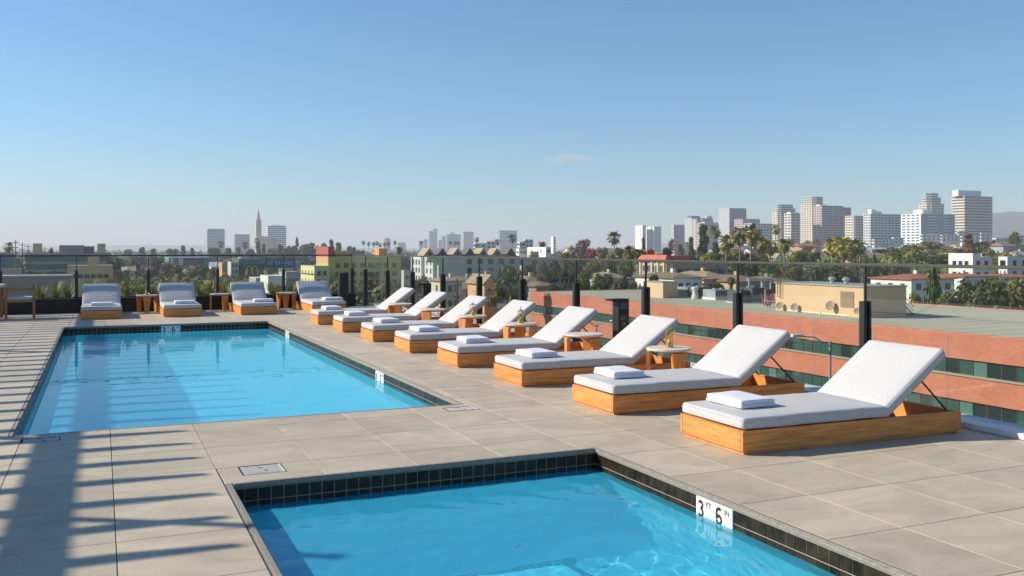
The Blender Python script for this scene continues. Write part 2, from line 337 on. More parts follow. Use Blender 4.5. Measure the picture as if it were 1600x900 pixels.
def water(name, x0, x1, y0, y1, dx, amp, zl=-.15):
    n, m = int((x1 - x0) / dx), int((y1 - y0) / dx); vs = []; fs = []
    for j in range(m + 1):
        for i in range(n + 1):
            x = x0 + (x1 - x0) * i / n; y = y0 + (y1 - y0) * j / m
            z = amp * (.0030 * noise.noise(Vector((x * 1.9, y * 1.5, 0))) + .0050 * noise.noise(Vector((x * 4.2 + 5 + .4 * y, y * 3.5, 3))) + .0034 * noise.noise(Vector((x * 8.5, y * 7.7 - x, 7))) + .0011 * noise.noise(Vector((x * 17, y * 15 + x, 2))))
            vs.append((x, y, zl + z))
    for j in range(m):
        for i in range(n):
            a = j * (n + 1) + i; fs.append((a, a + 1, a + n + 2, a + n + 1))
    me = bpy.data.meshes.new(name); me.from_pydata(vs, [], fs); me.materials.append(M['water']); me.shade_smooth()
    o = struct(obj(name, me)); o.cycles.is_caustics_caster = True; return o
water('pool_water', PX0 + .004, PX1 - .004, PY0 + .004, PY1 - .004, .035, .14)
water('plunge_pool_water', TX0 + .004, TX1 - .004, TY0 + .004, TY1 - .004, .018, .85)

# ------------------------------------------------------------------ depth markers
def txt(s, size, mat_, name, parent, mw, bold=0.0):
    cu = bpy.data.curves.new(name, 'FONT'); cu.body = s; cu.size = size; cu.extrude = .0008; cu.offset = bold; cu.align_x = 'LEFT'
    o = bpy.data.objects.new(name, cu); col.objects.link(o); dg = bpy.context.evaluated_depsgraph_get(); dg.update()
    me = bpy.data.meshes.new_from_object(o.evaluated_get(dg)); bpy.data.objects.remove(o)
    me.materials.clear(); me.materials.append(mat_); o = obj(name, me, parent); o.matrix_local = mw; return o
def digit(ch, H):
    arc = lambda cx, cy, rx, ry, a0, a1, n=14: [(cx + rx * math.cos(R(a0 + (a1 - a0) * k / n)), cy + ry * math.sin(R(a0 + (a1 - a0) * k / n))) for k in range(n + 1)]
    S_ = {'3': [arc(.27, .74, .19, .19, 155, -75) + arc(.27, .28, .22, .22, 78, -155)], '6': [arc(.31, .66, .24, .28, 45, 180) + [(.07, .45)] + arc(.30, .29, .23, .23, 180, -175)],
          '4': [[(.42, .0), (.42, 1.0)], [(.40, .95), (.05, .30)], [(.0, .27), (.58, .27)]], '0': [arc(.29, .5, .21, .43, 0, 360, 24)]}[ch]
    m = MB(); w_ = .10; zz = 0
    for st_ in S_:
        P_ = [Vector((x, y)) for x, y in st_]; vs = []
        for i, p in enumerate(P_):
            a = P_[max(0, i - 1)]; b = P_[min(len(P_) - 1, i + 1)]
            if ch == '0' and i in (0, len(P_) - 1): a, b = P_[-2], P_[1]
            d = (b - a).normalized(); n = Vector((-d.y, d.x)); zz += .000004
            vs += [((p.x + n.x * w_) * H, (p.y + n.y * w_) * H, zz), ((p.x - n.x * w_) * H, (p.y - n.y * w_) * H, zz)]
        m.add(vs, [(2 * i, 2 * i + 2, 2 * i + 3, 2 * i + 1) for i in range(len(P_) - 1)]); zz += .00005
    return m.mesh('numeral', M['ink'])
def marker(parent, origin, ux, nrm, words, label, S=.182):
    """origin = top-left corner seen from the water, ux = reading direction, nrm = towards the water"""
    up = Vector((0, 0, 1)); ux = Vector(ux); nrm = Vector(nrm)
    base = Matrix(((ux.x, up.x, nrm.x, origin[0]), (ux.y, up.y, nrm.y, origin[1]), (ux.z, up.z, nrm.z, origin[2]), (0, 0, 0, 1)))
    base = Matrix.Translation(-parent.location) @ base
    mk = None
    for i, (big, small) in enumerate(words):
        b = MB().box(i * S + .001, (i + 1) * S - .001, -S * .98, 0, 0, .004 + .008)
        pl = obj('depth_marker', b.mesh('depth_marker', M['white_tile'], bevel=.0015), parent); pl.matrix_local = base; pl['label'] = label
        T = lambda x, y: Matrix.Translation((x, y, .0122))
        obj('numeral', digit(big, S * .56), pl).matrix_local = T(i * S + S * .12, -S * .66)
        txt(small, S * .27, M['ink'], 'unit', pl, T(i * S + S * .57, -S * .27), .0009)
A3 = [('3', 'FT'), ('6', 'IN')]
marker(p2, (TX1, 4.815, -.036), (0, -1, 0), (-1, 0, 0), A3, 'white depth tiles reading 3 FT 6 IN on the near pool')
marker(p1, (1.10, PY1, -.036), (1, 0, 0), (0, -1, 0), A3, 'white depth tiles reading 3 FT 6 IN on the far end wall')
marker(p1, (PX1, 11.45, -.036), (0, -1, 0), (-1, 0, 0), [('4', 'FT'), ('0', 'IN')], 'white depth tiles reading 4 FT 0 IN on the side wall')
marker(p1, (PX1, 17.75, -.036), (0, -1, 0), (-1, 0, 0), A3, 'white depth tiles reading 3 FT 6 IN near the far corner')

# skimmer lids let into the deck
SL = ['pale skimmer lid in the deck behind the plunge pool', 'skimmer lid beside the near right corner of the long pool', 'shaded skimmer lid beside the near left corner of the long pool']
for (a, b, c, d), lb in zip(SK, SL):
    t = thing('skimmer_lid', lb, 'lid', ((a + b) / 2, (c + d) / 2, 0), group='skimmer lids set in the deck'); hx, hy = (b - a) / 2, (d - c) / 2
    f = MB().box(-hx, hx, -hy, -hy + .008, -.006, .0005).box(-hx, hx, hy - .008, hy, -.006, .0005).box(-hx, -hx + .008, -hy + .008, hy - .008, -.006, .0005).box(hx - .008, hx, -hy + .008, hy - .008, -.006, .0005)
    f.build('frame', M['dark'], t)
    pl = MB().box(-hx + .012, hx - .022, -hy + .012, hy - .012, -.0064, -.001)
    n = 16
    for k in range(n): x = -hx + .03 + k * (2 * hx - .07) / n; pl.box(x, x + .006, -hy + .03, hy - .03, -.001, .0012)
    pl.build('plate', M['lid'], t)
    MB().box(hx - .02, hx - .008, -hy + .01, hy - .01, -.006, .001).build('hinge_strip', M['capwhite'], t)
    for (px, py) in ((-.01, .045), (.02, -.04)): MB().lathe([(.011, 0), (.011, .0012)], 10, (px, py, .0013)).build('finger_hole', M['dark'], t)

# right hand curb
cb = thing('curb', 'pale low curb along the deck edge under the glass fence', 'curb', (DX1, 10, 0))
MB().box(0, .34, -14, 14.2, .002, .05).build('capstone', M['capwhite'], cb, bevel=.004)
# ------------------------------------------------------------------ glass fences
def fence_line(nm, label, P0, P1, ts, zb, panel_extra=(0, 0), rail='bronze'):
    """posts at distances ts along P0->P1; glass between; rail on top"""
    P0, P1 = Vector((*P0, 0)), Vector((*P1, 0)); d = (P1 - P0).normalized(); rz = math.atan2(d.y, d.x); Ln = (P1 - P0).length
    t = thing(nm, label, 'fence', P0, rz)
    post = MB().box(-.034, .034, -.05, -.012, zb, 1.0).box(-.034, .034, .012, .05, zb, 1.0).box(-.02, .02, -.012, .012, zb, .99).mesh('post', M['blackm'], bevel=.003)
    seam = MB().box(-.008, .008, -.013, .013, 1.0, 1.335).mesh('glass_clip', M['blackm'])
    for s in ts:
        o = obj('post', post, t, (s, 0, 0)); obj('glass_clip', seam, o, (0, 0, 0))
    ed = [0 + panel_extra[0]] + list(ts) + [Ln + panel_extra[1]]
    for a, b in zip(ed[:-1], ed[1:]):
        if b - a < .15: continue
        MB().box(a + .006, b - .006, -.006, .006, zb + .05, 1.333).build('glass_panel', M['glass'], t)
    MB().box(-.02, Ln + .02, -.026, .026, 1.338, 1.368).build('top_rail', M[rail], t, bevel=.006)
    return t
def fx(y): return 6.80 - .037 * (y - 6.8)
FP = []
for u in (571, 605.5, 644.5, 692, 749, 816, 900.5, 1009, 1153, 1352):
    y = 10
    for _ in range(30): y = y_on_x(fx(y), u)
    FP.append(y)
FP = [y for y in FP] + [FP[-1] - 1.98, FP[-1] - 3.96, FP[-1] - 5.94]
YC = 24.32
a0 = Vector((fx(YC), YC)); a1 = Vector((fx(-3.9), -3.9)); ds = (a0 - a1).length
fence_line('glass_fence', 'glass pool fence with black posts running behind the loungers above the brick building', (a0.x, a0.y), (a1.x, a1.y), [(YC - y) / (YC + 3.9) * ds for y in FP if y < YC - .2], .05)
FU = (0.5, 119.5, 232, 340, 443, 541)
fl0 = (-8.9, YC); fl = [x_on_y(YC, u) + 8.9 for u in FU]
fence_line('glass_fence', 'glass pool fence on the black wall at the far end of the deck', fl0, (fx(YC), YC), [fl[0] - 4.3, fl[0] - 2.1] + fl[:-1] + [a0.x + 8.9 - .03], .33, rail='blackm')
pw = thing('planter_wall', 'low black wall along the far end of the deck under the glass fence', 'wall', (0, 24.2, 0))
MB().box(-8.98, fx(YC) + .05, .0, .22, .0, .34).build('front_wall', M['planter'], pw, bevel=.004)
MB().box(-8.98, fx(YC) + .05, .22, .85, -.02, .26).build('soil', mat('planter_soil', (.06, .05, .035), .95, var=.4, scale=8), pw)
MB().box(-8.98, fx(YC) + .05, .85, .95, -.02, .34).build('back_wall', M['planter'], pw)
def bollard(x, y, h, lb, head=True, w_=.17):
    t = thing('bollard_light', lb, 'bollard', (x, y, .0), group='black box lights beside the fence')
    MB().box(-w_ / 2, w_ / 2, -w_ / 2, w_ / 2, 0, h - .032).build('column', M['blackm'], t, bevel=.004)
    MB().box(-w_ / 2 - (.115 if head else 0), w_ / 2 + .002, -w_ / 2 - .002, w_ / 2 + .002, h - .031, h).build('head', M['blackm'], t, bevel=.004)
for u, y, h, lb, hd in ((970, 11.3, .81, 'black box light with overhanging head between the two nearer fence posts', True), (666, 18.7, .79, 'black box light with overhanging head halfway along the glass fence', True), (536, 23.8, .90, 'black box light without overhang in the far fence corner', False)):
    bollard(x_on_y(y, u), y, h, lb, hd, .17 if hd else .23)

# ------------------------------------------------------------------ planter grasses
def blades(n, h, spread, seed, wd=.012, lean=.5):
    rn = random.Random(seed); m = MB()
    for _ in range(n):
        a = rn.uniform(0, 2 * math.pi); r = rn.uniform(0, spread * .3); l = h * rn.uniform(.6, 1.1); le = rn.uniform(.05, lean); b = Vector((r * math.cos(a), r * math.sin(a), 0)); d = Vector((math.cos(a), math.sin(a), 0)); sd = Vector((-d.y, d.x, 0)) * wd
        pts = [b + d * le * l * (t ** 2) + Vector((0, 0, l * (t - .25 * le * t * t))) for t in (0, .35, .7, 1)]
        vs = []
        for i, p in enumerate(pts): vs += [p - sd * (1 - i / 3.2), p + sd * (1 - i / 3.2)]
        m.add(vs, [(0, 1, 3, 2), (2, 3, 5, 4), (4, 5, 7, 6)], 0)
    return m
M['grassy'] = mat('ornamental_grass', (.18, .20, .03), .6, c2=(.38, .35, .05), scale=6, rnd=.2)
gd = [(62, 'small tuft of pale green grass behind the wooden armchair'), (86, 'tall yellow-green grass left of the second fence post'), (106, 'bright grass clump just left of the first lounger'), (141, 'spreading green plant top above the first lounger'), (199, 'bright grass clump right of the first lounger'), (222, 'low grass behind the first side table'), (240, 'grass clump left of the second lounger'),
      (312, 'yellow grass right of the second lounger'), (330, 'wide green grass behind the second side table'), (352, 'green grass left of the third lounger'), (425, 'brownish grass right of the third lounger'), (455, 'grass clump left of the fourth lounger')]
for i, (u, lb) in enumerate(gd):
    me = blades(70, (.42, .55, .5, .62, .5, .35, .42, .45, .5, .42, .45, .42)[i], .3, i, .014, .7).mesh('ornamental_grass', M['grassy'])
    tag(obj('ornamental_grass', me, None, (x_on_y(24.75, u), 24.75, .26)), lb, 'grass', 'grasses in the planter behind the fence')

# ------------------------------------------------------------------ loungers
LL, LW = 2.17, .82
def make_lounger():
    t = thing('sun_lounger', 'x', 'sun lounger', group='sun loungers in rows beside the pool')
    bz0, bz1 = .022, .176; th = .032
    f = MB().box(.0, LL, 0, th, bz0, bz1).box(0, LL, LW - th, LW, bz0, bz1)
    fr = f.build('side_board', M['teak'], t, bevel=.003)
    MB().box(.0, th, th + .0005, LW - th - .0005, bz0, bz1).build('foot_board', M['teak_y'], t, bevel=.003)
    MB().box(LL - th, LL, th + .0005, LW - th - .0005, bz0, bz1).build('head_board', M['teak_y'], t, bevel=.003)
    MB().box(.022, LL - .022, .022, .05, 0, .0215).box(.022, LL - .022, LW - .05, LW - .022, 0, .0215).box(.022, .05, .051, LW - .051, 0, .0215).box(LL - .05, LL - .022, .051, LW - .051, 0, .0215).build('plinth', M['teak'], t)
    sl = MB()
    for k in range(10): x = .06 + k * .143; sl.box(x, x + .09, th + .001, LW - th - .001, .135, .158)
    sl.build('slat_platform', M['teak_y'], t)
    vs, fs = rounded(1.42, LW - .01, .088, .028, 14, 8, 2, .010, .006, 3, (.004, .005, .180)); cu = MB().add(vs, fs).build('seat_cushion', M['fabric'], t, smooth=True)
    def ring(m, x0, x1, y0, y1, z, r=.0045):
        c = .024; pts = [(x0 + c, y0, z), (x1 - c, y0, z), (x1, y0 + c, z), (x1, y1 - c, z), (x1 - c, y1, z), (x0 + c, y1, z), (x0, y1 - c, z), (x0, y0 + c, z)]
        for i in range(8): m.tube(pts[i], pts[(i + 1) % 8], r, r, 6)
    pm = MB(); ring(pm, .006, 1.422, .008, LW - .008, .252); ring(pm, .006, 1.422, .008, LW - .008, .197); pm.build('piping', M['piping'], cu)
    # backrest, hinged at the end of the seat, 36 degrees up
    e = obj('backrest', None, t, (1.435, 0, .168)); e.rotation_euler.y = R(-36)
    bf = MB().box(.0, .70, .06, .095, 0, .022).box(0, .70, LW - .095, LW - .06, 0, .022)
    for k in range(6): bf.box(.02 + k * .118, .095 + k * .118, .097, LW - .097, .002, .02)
    bf.build('backrest_frame', M['teak_y'], e)
    vs, fs = rounded(.77, LW - .01, .088, .028, 9, 8, 2, .012, .006, 9, (-.015, .005, .026)); bc = MB().add(vs, fs).build('backrest_cushion', M['fabric'], e, smooth=True)
    pm = MB(); ring(pm, -.013, .753, .008, LW - .008, .098); ring(pm, -.013, .753, .008, LW - .008, .043); pb = pm.build('backrest_piping', M['piping'], e)
    st_ = MB()
    for y in (.13, LW - .13): st_.tube((1.435 + .50 * math.cos(R(36)), y, .17 + .48 * math.sin(R(36))), (1.435 + .72, y, .16), .008)
    st_.tube((1.435 + .72, .13, .16), (1.435 + .72, LW - .13, .16), .008); st_.build('support_strut', M['blackm'], t)
    return t
def make_towel():
    vs, fs = rounded(.34, .45, .031, .014, 6, 8, 1, .003, .006, 1, (-.17, -.225, .002)); m = MB().add(vs, fs)
    vs, fs = rounded(.33, .44, .032, .015, 6, 8, 1, .006, .007, 5, (-.166, -.222, .031)); m.add(vs, fs)
    return m.mesh('folded_towel', M['towel'], smooth=True)
lg = make_lounger(); tw = make_towel()
spots = [(4.27, 5.47, 0), (4.23, 7.27, 0), (4.18, 9.15, 0), (4.12, 10.97, 0), (4.07, 12.8, 0), (4.02, 14.6, 0), (3.98, 16.5, 0), (3.94, 18.37, 0),
         (.42, 21.85, 1), (2.08, 21.85, 1), (3.74, 21.85, 1), (5.38, 21.9, 1)]
ordn = ['nearest', 'second', 'third', 'fourth', 'fifth', 'sixth', 'seventh', 'eighth and farthest']
for i, (x, y, r) in enumerate(spots):
    if i < 8: lb = f'{ordn[i]} from the camera of the eight loungers in the side row'; tb = f'folded white towel on the {ordn[i]} lounger of the side row'
    else: q = ['leftmost', 'second from left', 'third from left', 'rightmost'][i - 8]; lb = f'{q} of the four loungers facing the camera at the far end'; tb = f'folded white towel on the {q} lounger facing the camera'
    rz = math.pi / 2 if r else R(-1.1)
    if i == 0: o = lg; o.location = (x, y, 0); o.rotation_euler.z = rz; o['label'] = lb
    else: o = dup(lg, (x, y, 0), rz, lb)
    o.children and [setattr(ch.rotation_euler, 'y', R(-36 + random.Random(i).uniform(-.7, .7))) for ch in o.children if ch.name.startswith('backrest') and ch.type == 'EMPTY' and i]
    rn = random.Random(i * 7 + 1); lx, ly = .37 + rn.uniform(-.02, .02), .50 + rn.uniform(-.03, .03)
    if i == 0: ly = .51
    if r: lx, ly = .40, (.40, .34, .26, .25)[i - 8]
    c_, s_ = math.cos(rz), math.sin(rz)
    tag(obj('folded_towel', tw, None, (x + lx * c_ - ly * s_, y + lx * s_ + ly * c_, .2782), rz + rn.uniform(-.06, .06)), tb, 'towel', 'folded towels on the loungers')

# ------------------------------------------------------------------ side tables and lanterns
def make_table():
    t = thing('side_table', 'x', 'side table', group='round side tables between the loungers')
    MB().lathe([(.0, .393), (.235, .393), (.247, .398), (.248, .414), (.243, .42), (0, .42)], 40).build('table_top', M['tabletop'], t)
    MB().lathe([(.0, .376), (.19, .376), (.19, .3928), (0, .3928)], 28).build('under_ring', M['teak'], t)
    for k in range(3):
        a = 2 * math.pi * k / 3 + R(25); m = MB(); 
        prof = [(-.085, .41), (.085, .41), (.082, .33), (.048, .0), (-.048, .0), (-.082, .33)]
        vs = [(.198, p[0], p[1]) for p in prof] + [(.242, p[0], p[1]) for p in prof]; n = 6
        m.add(vs, [tuple(range(n)), tuple(range(2 * n - 1, n - 1, -1))] + [(i, (i + 1) % n, (i + 1) % n + n, i + n) for i in range(n)])
        m.v = [(x * math.cos(a) - y * math.sin(a), x * math.sin(a) + y * math.cos(a), z * .915) for x, y, z in m.v]
        m.build('leg', M['teak_z'], t, bevel=.004)
    return t
def make_lantern():
    t = thing('lantern', 'x', 'lantern', group='brass lanterns on the side tables')
    MB().lathe([(.0, 0), (.045, 0), (.048, .008), (.04, .05), (.0, .052)], 20).build('base', M['brass'], t)
    MB().lathe([(0, .0525), (.018, .0525), (.018, .085), (0, .088)], 12).build('candle', M['candle'], t)
    MB().lathe([(.028, .053), (.028, .15), (.0265, .15), (.0265, .053)], 20).build('glass_chimney', M['lampglass'], t)
    f = MB()
    for s_ in (-1, 1): f.tube((s_ * .046, 0, .01), (s_ * .046, 0, .175), .0045); f.tube((0, s_ * .046, .01), (0, s_ * .046, .175), .0045)
    f.tube((-.05, 0, .175), (.05, 0, .175), .005); f.tube((0, -.05, .175), (0, .05, .175), .005); f.lathe([(.0, .175), (.045, .175), (.02, .195), (0, .197)], 16)
    f.build('frame', M['brass'], t)
    n = 14; h = MB(); P = [(.022 * math.cos(2 * math.pi * k / n), 0, .215 + .022 * math.sin(2 * math.pi * k / n)) for k in range(n + 1)]
    h.path(P, [.003] * (n + 1)); h.build('handle', M['brass'], t); return t
st = make_table(); ln = make_lantern(); ft, fl_ = True, True
tabs = [(5.72, 8.62, 1), (5.68, 10.50, 0), (5.62, 12.36, 1), (5.57, 14.15, 1), (5.52, 16.0, 0), (5.47, 17.85, 0)]
on = ['nearest', 'second', 'third', 'fourth', 'fifth', 'farthest']
for i, (x, y, l) in enumerate(tabs):
    lb = f'{on[i]} visible round side table between loungers of the side row'
    if ft: t = st; t.location = (x, y, 0); t['label'] = lb; ft = False
    else: t = dup(st, (x, y, 0), i * .35, lb)
    if l:
        q = 'brass candle lantern on the %s side table of the side row' % on[i]; loc = (x + .02, y + .02, .4205)
        if fl_: ln.location = loc; ln['label'] = q; fl_ = False
        else: dup(ln, loc, .4 * i, q)
for i, (x, y) in enumerate([(1.01, 23.72), (2.68, 23.72), (4.28, 23.7)]):
    dup(st, (x, y, 0), i * .5, 'round wooden side table right of the %s lounger facing the camera' % ['leftmost', 'second', 'third'][i])
tag(MB().lathe([(0, 0), (.03, 0), (.05, .02), (.06, .035), (.052, .035), (.04, .012), (0, .01)], 16).build('bowl', M['brass'], None, (1.0, 23.7, .4205)), 'small brass bowl on the first side table at the far wall', 'bowl')

# ------------------------------------------------------------------ dining table and armchair at the far left
t = thing('dining_table', 'wooden dining table with pale top at the left edge', 'table', (-2.35, 22.95, 0))
MB().box(-.95, .42, -.45, .45, .70, .745).build('table_top', M['capwhite'], t, bevel=.008)
MB().box(-.9, .38, -.41, .41, .65, .6995).build('apron', M['teak_old'], t)
for sx in (-.85, .31):
    for sy in (-.38, .33): MB().box(sx, sx + .06, sy, sy + .06, 0, .6495).build('leg', M['teak_old'], t, bevel=.004)
t = thing('armchair', 'wooden armchair with pale seat pad and rope back at the left edge', 'chair', (-1.62, 22.85, 0), R(4))
for (px, py, h) in ((-.27, -.26, .62), (.27, -.26, .62), (-.27, .26, .62), (.27, .26, .72)): MB().box(px - .025, px + .025, py - .025, py + .025, 0, h).build('leg', M['teak_old'], t, bevel=.006)
MB().box(-.32, .30, -.295, -.235, .62, .65).box(-.32, .30, .235, .295, .62, .65).build('armrest', M['teak_old'], t, bevel=.008)
MB().box(-.245, .245, -.275, -.25, .36, .42).box(-.245, .245, .25, .275, .36, .42).box(-.275, -.25, -.235, .235, .36, .42).box(.25, .275, -.235, .235, .36, .42).build('seat_rail', M['teak_old'], t)
vs, fs = rounded(.5, .48, .07, .025, 6, 6, 2, .01, 0, 0, (-.25, -.24, .40)); MB().add(vs, fs).build('seat_pad', M['seatpad'], t, smooth=True)
bk = MB()
for k in range(22): y = -.23 + k * .0219; bk.tube((.27, y, .43), (.30, y, .72), .0075)
bk.tube((.30, -.26, .725), (.30, .26, .725), .016); bk.build('rope_back', M['rope'], t)

# ------------------------------------------------------------------ pergola out of frame on the left (throws the slatted shadow)
k_ = 1 / math.tan(SUN_EL); ox_, oy_ = k_ * math.cos(SUN_AZ), k_ * math.sin(SUN_AZ)      # shadow offset per metre of height
HS = 2.78
pg = thing('pergola', 'dark slatted pergola left of the pool', 'pergola', (0, 0, 0))
xe = .66 - HS * ox_
ys = 4.84 - 1.62 + .0 - HS * oy_
k = 0
slat = MB(); prof = [(-4.9, .12), (0, .12), (0, .085), (-.42, 0), (-4.9, 0)]
vs = [(p[0], -.025, p[1]) for p in prof] + [(p[0], .025, p[1]) for p in prof]
slat.add(vs, [(0, 1, 2, 3, 4), (9, 8, 7, 6, 5)] + [(i, (i + 1) % 5, (i + 1) % 5 + 5, i + 5) for i in range(5)]); sm = slat.mesh('slat', M['pergola'])
while ys + HS * oy_ < 23.5:
    obj('slat', sm, pg, (xe, ys, HS - .12)); ys += .54
bx = -.2 - (HS - .2) * ox_
for x in (bx - .10, bx - 3.9): MB().box(x - .05, x + .05, 4.2, 26.2, HS - .29, HS - .1205).build('beam', M['pergola'], pg)
for y in (10.4, 17.2, 24.2):
    for x in (bx - .10, bx - 3.9): MB().box(x - .05, x + .05, y - .05, y + .05, 0, HS - .2905).build('post', M['pergola'], pg)
# unseen slim pole, added and sized so its shadow crosses the plunge pool coping
Lp = (4.9 + .95) / math.cos(SUN_AZ) / k_
tag(MB().tube((-4.9, 5.02 + 5.9 * math.tan(-SUN_AZ), 0), (-4.9, 5.02 + 5.9 * math.tan(-SUN_AZ), Lp), .05, .045, 12).build('shadow_pole', M['pergola']), 'slim dark unseen pole added beside the pergola for its shadow', 'pole')

# ================================================================== THE CITY
G = GZ
M['ground'] = mat('city_ground', (.10, .10, .07), .9, c2=(.17, .16, .12), scale=.012, detail=8)
def sst(a, b, x): t = max(0, min(1, (x - a) / (b - a))); return t * t * (3 - 2 * t)
def ground_z(x, y):
    X = x * cs - y * sn; Z = x * sn + y * cs
    if Z < 60: return G
    u = CX + F * X / Z
    return G + 10.5 * sst(150, 420, Z) * sst(900, 1180, u) + 3.5 * sst(700, 1500, Z)
vs = []; fs = []; gx = [-9000, -6000, -4000, -2600, -1800, -1200] + [-900 + 60 * i for i in range(16)] + [i * 30 for i in range(1, 30)] + [900 + 80 * i for i in range(14)] + [2200, 3000, 4500, 6500, 9000]
gy = [-4000, -1500, -300, 0, 40, 80, 120] + [150 + 30 * i for i in range(26)] + [950 + 80 * i for i in range(12)] + [2100, 3000, 4500, 7000, 12000]
for y in gy:
    for x in gx: vs.append((x, y, ground_z(x, y)))
n_ = len(gx)
for j in range(len(gy) - 1):
    for i in range(n_ - 1): a = j * n_ + i; fs.append((a, a + 1, a + n_ + 1, a + n_))
gme = bpy.data.meshes.new('ground'); gme.from_pydata(vs, [], fs); gme.materials.append(M['ground']); gme.shade_smooth()
struct(obj('ground', gme))
M['asphalt'] = mat('asphalt', (.055, .055, .055), .9, var=.25, scale=.3)
M['pave'] = mat('pavement', (.28, .27, .25), .9, var=.1, scale=.5)
M['paint'] = mat('road_paint', (.7, .7, .66), .7)
rd = MB().box(24, 46, -200, 700, G + .002, G + .006); struct(rd.build('boulevard', M['asphalt']))
struct(MB().box(20, 23.8, -200, 700, G, G + .14).box(46.2, 50, -200, 700, G, G + .14).build('pavement', M['pave']))
mk_ = MB()
for k in range(90):
    y = -80 + k * 8
    for x in (29.5, 40.5): mk_.box(x, x + .15, y, y + 3, G + .010, G + .012)
mk_.box(34.8, 34.95, -200, 700, G + .010, G + .012).box(35.15, 35.3, -200, 700, G + .010, G + .012)
struct(mk_.build('road_markings', M['paint']))
struct(MB().box(-700, 19, 150, 164, G + .002, G + .006).build('side_street', M['asphalt']))
struct(MB().box(-120, 19, 215, 300, G + .002, G + .006).build('car_park', mat('car_park_asphalt', (.16, .16, .155), .9, var=.15, scale=.1)))
struct(MB().box(-700, 19, 380, 395, G + .002, G + .006).build('cross_street', M['asphalt']))

def wmat(n, c, **k): return mat(n, c, k.pop('rough', .8), var=k.pop('var', .06), scale=k.pop('scale', .35), **k)
W_ = dict(cream=wmat('cream_stucco', (.62, .52, .36)), white=wmat('white_stucco', (.66, .64, .58)), yellow=wmat('yellow_stucco', (.52, .47, .12)), peach=wmat('peach_stucco', (.62, .33, .17)),
          redb=wmat('red_stucco', (.33, .07, .05)), orange=wmat('orange_stucco', (.62, .27, .08)), sage=wmat('sage_stucco', (.50, .50, .42)), grey=wmat('grey_concrete', (.33, .33, .32)), tan=wmat('tan_stucco', (.50, .36, .22)),
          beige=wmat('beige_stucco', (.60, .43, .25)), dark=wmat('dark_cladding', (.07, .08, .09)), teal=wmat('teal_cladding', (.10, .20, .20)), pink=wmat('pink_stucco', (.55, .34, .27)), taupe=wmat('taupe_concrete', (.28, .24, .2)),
          blue=wmat('blue_cladding', (.06, .10, .18)))
R_ = dict(grey=wmat('grey_roof', (.30, .30, .27), scale=.2, var=.15), brown=wmat('brown_shingle', (.24, .15, .09), scale=1.2, var=.25), red=wmat('red_clay_tile', (.38, .11, .06), scale=1.5, var=.25), tan=wmat('tan_shingle', (.33, .24, .15), scale=1.2, var=.25), dark=wmat('dark_shingle', (.09, .085, .09), scale=1, var=.3), white=wmat('white_membrane', (.62, .62, .6)), green=wmat('green_roof', (.14, .24, .2)))
gm = mat('window_glass', (.03, .045, .05), .08, var=.6, scale=.4); M['wglass'] = gm
gteal = mat('green_tinted_glass', (.022, .065, .05), .10, c2=(.045, .11, .085), scale=.25); gblue = mat('blue_tinted_glass', (.05, .12, .21), .12, var=.3, scale=.06); ggrey = mat('grey_tinted_glass', (.08, .115, .15), .15, var=.3, scale=.06)
frm = mat('pale_window_frame', (.55, .54, .5), .6); frd = mat('dark_window_frame', (.05, .048, .045), .5)

wcache = {}
def window_mesh(w, h, axis, fm, gl=None, mull=1):
    key = (round(w, 2), round(h, 2), axis, fm.name, mull, gl.name if gl else '')
    if key not in wcache:
        t = .07; m = MB()
        A = lambda a0, a1, d0, d1, z0, z1, mi: m.box(a0, a1, d0, d1, z0, z1, mi)
        A(0, w, -.08, 0, -.0, t, 0); A(0, w, -.08, 0, h - t, h, 0); A(0, t, -.08, 0, t, h - t, 0); A(w - t, w, -.08, 0, t, h - t, 0)
        for i in range(mull): x = w * (i + 1) / (mull + 1); A(x - .03, x + .03, -.07, 0, t, h - t, 0)
        m.box(t, w - t, -.03, 0.0, t, h - t, 1)
        m.box(-.05, w + .05, -.14, 0, -.08, -.002, 0)
        if axis == 'x': m.v = [(y, -x, z) for x, y, z in m.v]      # on a wall facing -x, running towards -y
        if axis == 'X': m.v = [(-y, x, z) for x, y, z in m.v]
        wcache[key] = m.mesh('window', [fm, gl or M['wglass']])
    return wcache[key]
def windows(parent, face, x, y, a0, a1, z0, z1, nc, nr, ww, wh, fm=None, gl=None, skip=(), mull=1, lab=None):
    """rows of windows on a wall; face 'y' = facing -y at y, columns along x from a0..a1 ; face 'x' = facing -x at x, columns along y (a0 near..a1 far)"""
    p = parent.location; fm = fm or frm
    for i in range(nc):
        for j in range(nr):
            if (i, j) in skip: continue
            ca = a0 + (a1 - a0) * (i + .5) / nc; cz = z0 + (z1 - z0) * (j + .5) / nr
            if face == 'y': obj('window', window_mesh(ww, wh, 'y', fm, gl, mull), parent, (ca - ww / 2 - p.x, y - p.y, cz - wh / 2 - p.z))
            else: obj('window', window_mesh(ww, wh, 'x', fm, gl, mull), parent, (x - p.x, ca + ww / 2 - p.y, cz - wh / 2 - p.z))
def place(uL, uM, uR, Z, vtop):
    """near corner (x0,y0) on column uM at depth Z; -x wall spans to uL, -y wall to uR"""
    c = at(uM, Z); x0, y0 = c.x, c.y
    y1 = y_on_x(x0, uL) if uL is not None and uL < uM else None
    x1 = x_on_y(y0, uR); return x0, x1, y0, y1, zv(vtop, Z)
